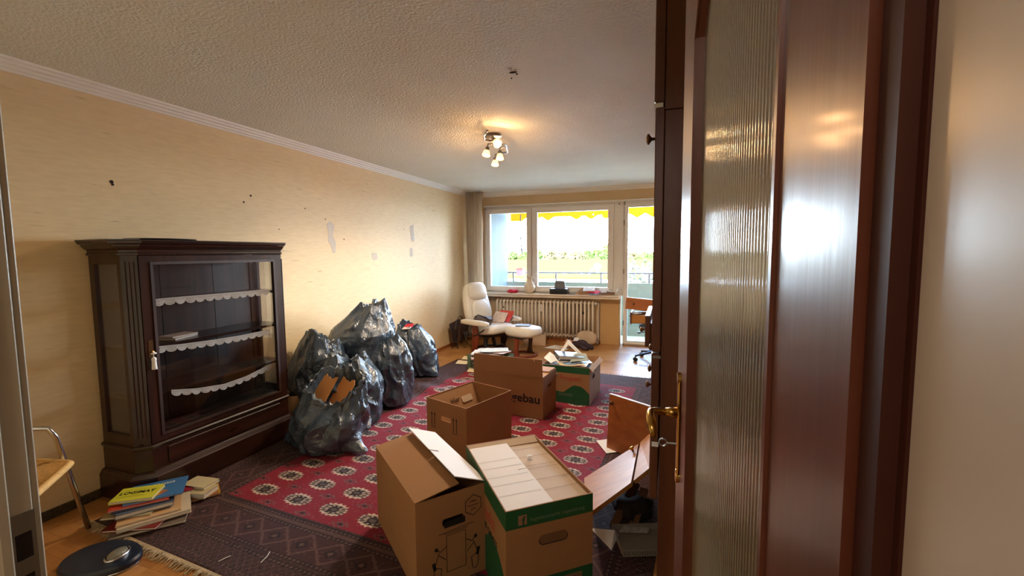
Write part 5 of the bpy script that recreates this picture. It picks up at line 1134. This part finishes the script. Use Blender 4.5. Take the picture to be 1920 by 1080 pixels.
bk('red-covered small book behind the blue picture book beside the stack', 336, 917, (.14, .10, .05), .9, (150, 30, 50), z)
for k, (a, c, lab) in enumerate((((409, 1053), (432, 1042), 'small white thread on the patterned border of the rug, left one'), ((489, 1055), (506, 1035), 'straight white thread on the patterned border of the rug, right one'))):
    p, q = AZ(*a, .013), AZ(*c, .013); bm = NB(); tube(bm, [p, p.lerp(q, .5)+Vector((.004, .006, .002)), q], .0022, 5); solo('white_thread', bm, m_paper, lab, 'thread')
p = AZ(925, 1049, .014); bm = NB(); blob(bm, (0, 0, .008), (.016, .016, .012), 5, .5); o = solo('paper_scrap', bm, m_paper, 'crumpled white scrap on the rug between the two front boxes', 'paper'); o.location = p

# ------------------------------------------------------------------ tubular chair at the left edge
CH_ = thing('tubular_chair', 'chrome flat-tube chair with a woven straw seat at the left edge of the room', 'chair', (-2.78, 1.06, 0))
foot = AZ(166, 990, .012); el = AX(99, 806, -2.80); L_ = el-foot
mk = lambda d: d
sd_ = Vector((.42, -.62, 0)).normalized()*.46     # towards the chair's other side
al = Vector((-.55, -.30, 0))                       # towards its back
al = Vector((-.35, -.72, 0)).normalized()*.42
for s in (0, 1):
    o_ = Vector((0, 0, 0)) if s == 0 else Vector((.32, -.50, 0))
    bm = NB(); tube(bm, [foot+o_, foot+(el-foot)*.5+o_, foot+(el-foot)*.93+o_, el+Vector((-.012, -.012, .010))+o_, el+Vector((-.05, -.05, .018))+o_, el+Vector((-.14, -.14, .018))+o_, el+Vector((-.2, -.2, -.01))+o_, el+Vector((-.24, -.24, -.25))+o_, Vector((el.x-.26, el.y-.26, .012))+o_], .013, 12, flat=.8); obj('leg_frame', bm, m_chrome, CH_, world=True, smooth=True)
sfz = .44; s0 = AZ(134, 868, sfz+.0); s1 = AZ(58, 935, sfz)
s3 = AZ(56, 866, sfz); bk_ = (s3-s0)
ctrs = [s0, s1+(s1-s0)*.35, s1+(s1-s0)*.35+bk_*1.0, s3]
cc = sum(ctrs, Vector())/4; rnd = []
for k in range(4):
    p_, c_1, n_ = ctrs[k-1], ctrs[k], ctrs[(k+1) % 4]
    rnd += [c_1.lerp(p_, .12), c_1.lerp(cc, .035), c_1.lerp(n_, .12)]
bm = NB(); tube(bm, rnd, .016, 10, close=True); seat_ = obj('seat', bm, mat('straw rim', srgb(206, 158, 88), .7, var=.15, scale=60), CH_, world=True, smooth=True)
bm = NB(); U1, V1 = ctrs[1]-ctrs[0], ctrs[3]-ctrs[0]; nn_ = 26
for k in range(1, nn_):
    f = k/nn_
    a_, b__ = ctrs[0]+U1*f, ctrs[3]+(ctrs[2]-ctrs[3])*f; tube(bm, [a_, a_.lerp(b__, .5)-Vector((0, 0, .012)), b__], .0075, 5)
    a_, b__ = ctrs[0]+V1*f, ctrs[1]+(ctrs[2]-ctrs[1])*f; tube(bm, [a_+Vector((0, 0, .004)), a_.lerp(b__, .5)-Vector((0, 0, .009)), b__+Vector((0, 0, .004))], .0070, 5)
w_ = obj('weave', bm, mat('woven straw', srgb(190, 142, 76), .8, var=.25, scale=80), seat_, world=True); w_['kind'] = 'stuff'

# bathroom scale
p = AZ(190, 1060, 0); SCL = thing('bathroom_scale', 'dark blue bathroom scale with a domed chrome dial on the parquet', 'scale', (p.x-.02, p.y-.0, 0)); m_bl = mat('blue enamel', srgb(24, 36, 54), .3)
dc = AZ(220, 1040, .05); ax_ = (dc-Vector((p.x-.02, p.y, 0))); ax_.z = 0; ax_.normalize(); ay_ = Vector((-ax_.y, ax_.x, 0)); MS = fr3((p.x-.02, p.y, 0), ax_, ay_)
def egg(f, n=48): return [(.17*f*math.cos(2*PI*k/n)+.02, .125*f*math.sin(2*PI*k/n)*(1-.10*math.cos(2*PI*k/n))) for k in range(n)]
bm = NB(); rg = []
for f, z_ in ((.93, .008), (1, .014), (1.0, .032), (.95, .042), (.6, .046)): rg.append([bm.verts.new(MS @ Vector((u, v, z_))) for u, v in egg(f)])
for a in range(4):
    for k in range(48): bm.faces.new((rg[a][k], rg[a][(k+1) % 48], rg[a+1][(k+1) % 48], rg[a+1][k]))
bm.faces.new(rg[0][::-1]); bm.faces.new(rg[-1]); obj('scale_body', bm, m_bl, SCL, world=True, smooth=True, ang=35)
bm = NB(); rg = [[bm.verts.new(MS @ Vector((u*1.0, v, z_))) for u, v in egg(f)] for f, z_ in ((.9, .0), (.96, .0), (.98, .012), (.9, .012))]
for a in range(3):
    for k in range(48): bm.faces.new((rg[a][k], rg[a][(k+1) % 48], rg[a+1][(k+1) % 48], rg[a+1][k]))
obj('chrome_rim', bm, m_chrome, SCL, world=True, smooth=True)
ML = TR(dc.x, dc.y, 0) @ MS.to_3x3().to_4x4()
bm = NB(); lathe(bm, [(.046, .042), (.050, .050), (.048, .056), (.043, .058)], n=36, M=ML, cap=False, sx=.85, sy=1.15); dl = obj('dial_ring', bm, m_chrome, SCL, world=True, smooth=True)
bm = NB(); lathe(bm, [(.043, .050), (.035, .064), (.02, .070), (.002, .072)], n=36, M=ML, sx=.85, sy=1.15); obj('dial_lens', bm, mat('dial lens', srgb(126, 122, 108), .08, var=.1), dl, world=True, smooth=True)

# ------------------------------------------------------------------ ceiling spot light
lp = AZ(924, 253, H); CL = thing('ceiling_spotlight', 'chrome ceiling light with four lit spots on a curved arm', 'ceiling light', (lp.x, lp.y, H))
bm = NB(); lathe(bm, [(.075, 0), (.078, -.012), (.070, -.022), (.02, -.028)][::-1], n=28); obj('ceiling_plate', bm, m_steel, CL, smooth=True, ang=40)
S4 = [AZ(px, py, H-.10)-Vector((lp.x, lp.y, H)) for px, py in ((927, 266), (914, 280), (937, 287), (929, 299))]
tl = AZ(914, 243, H-.05)-Vector((lp.x, lp.y, H))
bm = NB(); tube(bm, [tl, tl*.6+Vector((-.05, 0, -.02)), (-.06, -.05, -.05), (0, .02, -.045), (.05, .18, -.05), (-.02, .42, -.055), (S4[3].x, S4[3].y, -.055)], .009, 10, flat=1); cyl(bm, (0, 0, -.02), (0, 0, -.05), .014); tube(bm, [(-.03, .1, -.05), (S4[1].x, S4[1].y, -.055)], .007, 8); tube(bm, [(.05, .2, -.05), (S4[2].x, S4[2].y, -.055)], .007, 8); obj('arm', bm, m_chrome, CL, smooth=True)
m_bulb = mat('lit spot glass', srgb(255, 200, 120), .3, emit=(1, .80, .45, 1), es=14); m_shade = mat('warm glass shade', srgb(236, 176, 96), .3, emit=(1, .48, .13, 1), es=1.6)
for k, aim in enumerate(((.8, -.7, -.8), (-.1, -.25, -1), (.1, -.25, -1), (0, -.2, -1))):
    x, y = S4[k].x, S4[k].y
    h_ = Vector((x, y, -.085)); d = Vector(aim).normalized(); q = Vector((0, 0, 1)).cross(d); q = q.normalized() if q.length > .05 else Vector((1, 0, 0)); Mk = fr3(h_, q, d.cross(q).normalized(), d)
    bm = NB(); tube(bm, [(x*.8, y*.97, -.05), h_+Vector((0, 0, .01))], .006, 8); lathe(bm, [(.006, -.01), (.018, 0), (.020, .03), (.022, .036)], n=18, M=Mk); sp_ = obj('spot_head', bm, m_steel, CL, smooth=True)
    bm = NB(); lathe(bm, [(.023, .030), (.030, .05), (.036, .072), (.034, .074), (.022, .034)], n=24, M=Mk, cap=False); obj('shade', bm, m_shade, sp_, smooth=True)
    bm = NB(); lathe(bm, [(.028, .064), (.024, .070), (.010, .073), (.001, .0735)], n=20, M=Mk); obj('bulb', bm, m_bulb, sp_, smooth=True)
    ld = bpy.data.lights.new('bulb_light', 'POINT'); ld.energy = 1.9; ld.color = (1, .56, .24); ld.shadow_soft_size = .02
    l2 = bpy.data.lights.new('bulb_beam', 'SPOT'); l2.energy = 12.5; l2.color = (1, .86, .68); l2.spot_size = math.radians(155); l2.spot_blend = .5; l2.shadow_soft_size = .03
    o2 = bpy.data.objects.new('bulb_beam', l2); C.objects.link(o2); o2.location = Vector((lp.x, lp.y, H))+h_+d*.10
    lo = bpy.data.objects.new('bulb_light', ld); C.objects.link(lo); lo.location = Vector((lp.x, lp.y, H))+h_+d*.085
# fill lamp added in the unseen hall to brighten the jamb and right wall
HLt = thing('hall_fill', 'round fill lamp added in the unseen hall behind the camera', 'ceiling light', (-.35, -.9, H))
bm = NB(); lathe(bm, [(.14, 0), (.14, -.03), (.10, -.07), (.02, -.085)][::-1], n=28); obj('fill_dome', bm, mat('fill glow', srgb(240, 230, 210), .3, emit=(1, .82, .62, 1), es=2.5), HLt, smooth=True)
ld = bpy.data.lights.new('hall_fill_light', 'POINT'); ld.energy = 6; ld.color = (1, .92, .84); ld.shadow_soft_size = .12; lo = bpy.data.objects.new('hall_fill_light', ld); C.objects.link(lo); lo.location = (-.35, -.9, H-.22)

# ------------------------------------------------------------------ balcony and outdoors
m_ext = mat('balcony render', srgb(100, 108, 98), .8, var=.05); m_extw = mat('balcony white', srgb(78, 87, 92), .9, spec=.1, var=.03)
b = NB(); box(b, (XL-.3, YW+.14, -.30), (3.0, 8.5, -.12)); struct('balcony_floor', b, mat('balcony floor tone', srgb(170, 178, 150), .8))
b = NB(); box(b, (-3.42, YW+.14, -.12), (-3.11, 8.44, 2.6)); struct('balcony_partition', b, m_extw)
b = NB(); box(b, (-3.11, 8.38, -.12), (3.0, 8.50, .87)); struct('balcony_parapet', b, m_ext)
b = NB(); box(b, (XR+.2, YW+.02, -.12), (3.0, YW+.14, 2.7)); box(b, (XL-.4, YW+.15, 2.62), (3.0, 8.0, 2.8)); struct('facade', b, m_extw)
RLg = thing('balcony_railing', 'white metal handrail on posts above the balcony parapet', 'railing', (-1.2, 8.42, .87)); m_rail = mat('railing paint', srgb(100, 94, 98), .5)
bm = NB(); cyl(bm, (-3.10, 8.42, 1.055), (2.9, 8.42, 1.055), .014); obj('handrail', bm, m_rail, RLg, world=True, smooth=True)
for x in (-2.98, -2.09, -1.21, -.33, .55, 1.4):
    bm = NB(); box(bm, (x-.014, 8.40, .87), (x+.014, 8.44, 1.05)); obj('post', bm, m_rail, RLg, world=True)
AW = thing('awning', 'yellow awning with a scalloped valance over the balcony', 'awning', (-1.0, 8.4, 2.2)); m_aw = mat('yellow awning cloth', srgb(236, 172, 26), .8, var=.04)
t = m_aw.node_tree; bs = t.nodes['Principled BSDF']; trn = nn(t, 'ShaderNodeBsdfTranslucent'); trn.inputs[0].default_value = srgb(214, 146, 22); mx = nn(t, 'ShaderNodeMixShader'); mx.inputs[0].default_value = .45; ou = t.nodes['Material Output']
t.links.new(bs.outputs[0], mx.inputs[1]); t.links.new(trn.outputs[0], mx.inputs[2]); t.links.new(mx.outputs[0], ou.inputs[0])
bm = NB(); per = .281; pts = [(-3.03, 2.25)]
for k in range(0, 220):
    x = -3.03+k*.02
    if x > 1.35: break
    pts.append((x, 2.085 if x < -2.78 else 2.115-.034*math.cos(2*PI*(x+2.245)/per)))
pts.append((1.35, 2.25)); plate(bm, pts, [], .003, fr3((0, 8.40, 0), (1, 0, 0), (0, 0, 1))); obj('valance', bm, m_aw, AW, world=True)
bm = NB(); quadslab(bm, [(-3.03, 8.40, 2.25), (1.35, 8.40, 2.25), (1.35, 7.20, 2.60), (-3.03, 7.20, 2.60)], .003); obj('canopy', bm, m_aw, AW, world=True)
bm = NB(); tube(bm, [AY(976, 402, 7.7), AY(976, 440, 7.7), AY(978, 468, 7.7)], .012, 8); tube(bm, [AY(978, 466, 7.7), AY(979, 474, 7.7)], .018, 8); tube(bm, [AY(979, 474, 7.7), AY(981, 478, 7.7)], .008, 8); solo('awning_crank', bm, mat('crank grey', srgb(70, 62, 56), .5), 'grey awning crank rod hanging outside the left casement', 'crank')
p = AY(976, 512, 8.30); FP = thing('flower_pot', 'pale pink hanging flower box on the balcony railing', 'flower pot', (p.x, 8.30, 1.0)); bm = NB(); lathe(bm, [(.075, 0), (.10, .13), (.095, .13), (.07, .01)], n=4, M=RZ(45)); obj('pot_body', bm, mat('pink plastic', srgb(206, 160, 176), .6), FP); bm = NB(); lathe(bm, [(.104, .125), (.104, .14), (.095, .14), (.095, .125)], n=4, M=RZ(45), cap=False); obj('rim', bm, mat('red plastic', srgb(206, 70, 50), .5), FP)
bm = NB(); tube(bm, [(-.0, .05, .12), (.0, .10, .10), (.0, .12, .05)], .006, 6); obj('hook', bm, m_steel, FP)
# ground far below, long low buildings and trees
b = NB(); box(b, (-160, 9.5, -9.2), (120, 320, -9)); struct('ground', b, mat('far ground', srgb(178, 178, 160), .9, spec=0, var=.2, scale=.1))
LB = thing('long_building', 'long low building with a yellow roof beyond the balcony', 'building', (-15, 66, -9)); m_yr = mat('yellow roof', srgb(74, 62, 32), .9, spec=0, var=.03, scale=.3)
bm = NB(); box(bm, (-70, 60, -9), (45, 72, -2.8)); obj('wall', bm, mat('far white wall', srgb(222, 216, 210), .8), LB, world=True)
bm = NB(); quadslab(bm, [(-71, 59, -1.9), (46, 59, -1.9), (46, 73, .28), (-71, 73, .28)], .3); box(bm, (-71, 58.9, -2.9), (46, 59.2, -1.9)); obj('roof', bm, m_yr, LB, world=True)
for k in range(30):
    x = -68+k*3.7; bm = NB(); box(bm, (x, 59.85, -6.4), (x+1.6, 60.0, -4.2)); wdw = obj('window', bm, m_pvc, LB, world=True); bm = NB(); box(bm, (x+.12, 59.8, -6.28), (x+1.48, 59.84, -4.32)); obj('pane', bm, m_grey, wdw, world=True)
LB2 = thing('flat_building', 'low flat white building in front of the yellow-roofed one', 'building', (-8, 42, -9))
bm = NB(); box(bm, (-32, 38, -9), (14, 46, -1.75)); obj('wall', bm, mat('flat white roof', srgb(236, 232, 228), .8), LB2, world=True)
bm = NB(); plate(bm, rect(-32.3, 37.7, 14.3, 46.3), [rect(-31.8, 38.2, 13.8, 45.8)], .35, TR(0, 0, -1.76)); obj('parapet', bm, MATS['flat white roof'], LB2, world=True)
for k in range(12):
    x = -31+k*3.8; bm = NB(); box(bm, (x, 37.9, -6), (x+2.2, 37.99, -4)); obj('window', bm, m_grey, LB2, world=True)
for k, (px, py, yy) in enumerate(((1122, 494, 62), (1112, 500, 62))):
    p = AY(px, py, yy); bm = NB(); lathe(bm, [(.25, 0), (.25, .5), (.5, .55), (.5, .95), (.2, 1.2)] if k == 0 else [(.15, 0), (.15, .35), (.2, .4), (.1, .45)], n=16); o = solo('roof_vent', bm, mat('vent white', srgb(232, 226, 222), .6), ['round white vent hood on the yellow roof seen through the fixed pane', 'small grey vent left of the round hood on the yellow roof'][k], 'vent'); o.location = (p.x, p.y-1, -1.6+.3)
# trees: crown of leaf clusters + trunk
def leafmat(n_, a, c): return mat(n_, srgb(a), .9, spec=0, dark=srgb(c), scale=1.6, detail=6)
m_l1 = leafmat('leaf spring green', (78, 90, 44), (62, 76, 32)); m_l2 = leafmat('leaf bronze', (96, 82, 54), (80, 72, 44)); m_l3 = leafmat('leaf blossom', (100, 92, 88), (50, 56, 36)); m_bark = mat('bark', srgb(120, 96, 76), .9)
def tree(lab, x, y, zb, R, Hh, m, seed, group=None, n=520, ls=.5):
    rr = random.Random(seed); T0 = thing('tree', lab, 'tree', (x, y, zb), 0, group)
    bm = NB(); tube(bm, [(0, 0, 0), (.1*R, 0, Hh*.4), (0, .05*R, Hh*.75)], [R*.09, R*.06, R*.03], 8)
    for q in range(5): a = q*1.3; tube(bm, [(.05*R, 0, Hh*(.35+.07*q)), (math.cos(a)*R*.4, math.sin(a)*R*.4, Hh*(.6+.05*q))], [R*.03, R*.012], 6)
    obj('trunk', bm, m_bark, T0)
    bm = NB()
    for q in range(n):
        a, c = rr.uniform(0, 2*PI), rr.uniform(-1, 1); r = R*(.55+.45*rr.random()**.5); s = math.sqrt(1-c*c); dx = 1+.25*math.sin(3*a+seed)
        p_ = Vector((math.cos(a)*s*r*dx, math.sin(a)*s*r, Hh*.66+c*Hh*.36*(.7+.3*rr.random())))
        L = ls*R*rr.uniform(.12, .26); u = Vector((rr.uniform(-1, 1), rr.uniform(-1, 1), rr.uniform(-1, 1))).normalized(); v = u.cross(Vector((rr.uniform(-1, 1), rr.uniform(-1, 1), rr.uniform(-1, 1)))).normalized(); w2 = u.cross(v)
        vs = [bm.verts.new(p_+d_*L) for d_ in (u, v, -u, -v, w2*.6, -w2*.6)]
        for f in ((0, 1, 4), (1, 2, 4), (2, 3, 4), (3, 0, 4), (1, 0, 5), (2, 1, 5), (3, 2, 5), (0, 3, 5)): bm.faces.new([vs[i] for i in f])
    o = obj('crown', bm, m, T0); return T0
NUM = ['leftmost', 'second from the left', 'third from the left', 'fourth from the left', 'fifth from the left', 'sixth from the left', 'seventh from the left', 'eighth from the left', 'ninth from the left', 'tenth from the left', 'fourth from the right', 'third from the right', 'second from the right', 'rightmost']
for k, (px, yy, top_, m) in enumerate(((940, 86, 472, 1), (962, 95, 474, 0), (985, 86, 474, 0), (1010, 95, 471, 0), (1034, 86, 470, 1), (1058, 95, 472, 1), (1081, 86, 471, 1), (1102, 95, 471, 0), (1122, 86, 468, 0), (1143, 95, 458, 0), (1166, 86, 466, 1), (1188, 95, 473, 1), (1209, 86, 474, 0), (1231, 95, 472, 0))):
    p = AY(px, top_, yy); Hh = p.z+9
    tree('%s tree, %s in the far row beyond the long yellow roof' % (['green', 'bronze-leaved'][m], NUM[k]), p.x, yy, -9, 2.0, Hh*1.0, (m_l1, m_l2)[m], k, group='trees beyond the yellow roof', n=900, ls=1.0)
tree('white blossoming tree outside the balcony door', -1.15, 20, -9, 1.7, 10.0, m_l3, 77, n=1600, ls=.35)
tree('yellow-green bush top just beyond the balcony left of the handrail posts', AY(1035, 524, 24).x, 24, -9, 1.3, 8.75, m_l1, 78, n=600, ls=.4)
tree('light green tree below the flower box outside the left casement', AY(980, 520, 22).x, 22, -9, 1.6, 9.1, m_l1, 79, n=900, ls=.4)
# smaller long roof window row (white specks) on the near edge of the yellow roof
for k, px in enumerate((1040, 1052, 1074, 1088, 1100, 1118, 1140, 1036, 1082)):
    p = AY(px, 515, 59); bm = NB(); lathe(bm, [(.16, 0), (.16, .2), (.05, .35)], n=8); o = solo('roof_dome', bm, MATS['vent white'], 'small white dome at the edge of the yellow roof', 'vent', 'white domes on the yellow roof'); o.location = (p.x, 60.2+(.8*(k % 3)), -1.62)
print('ALL OK')
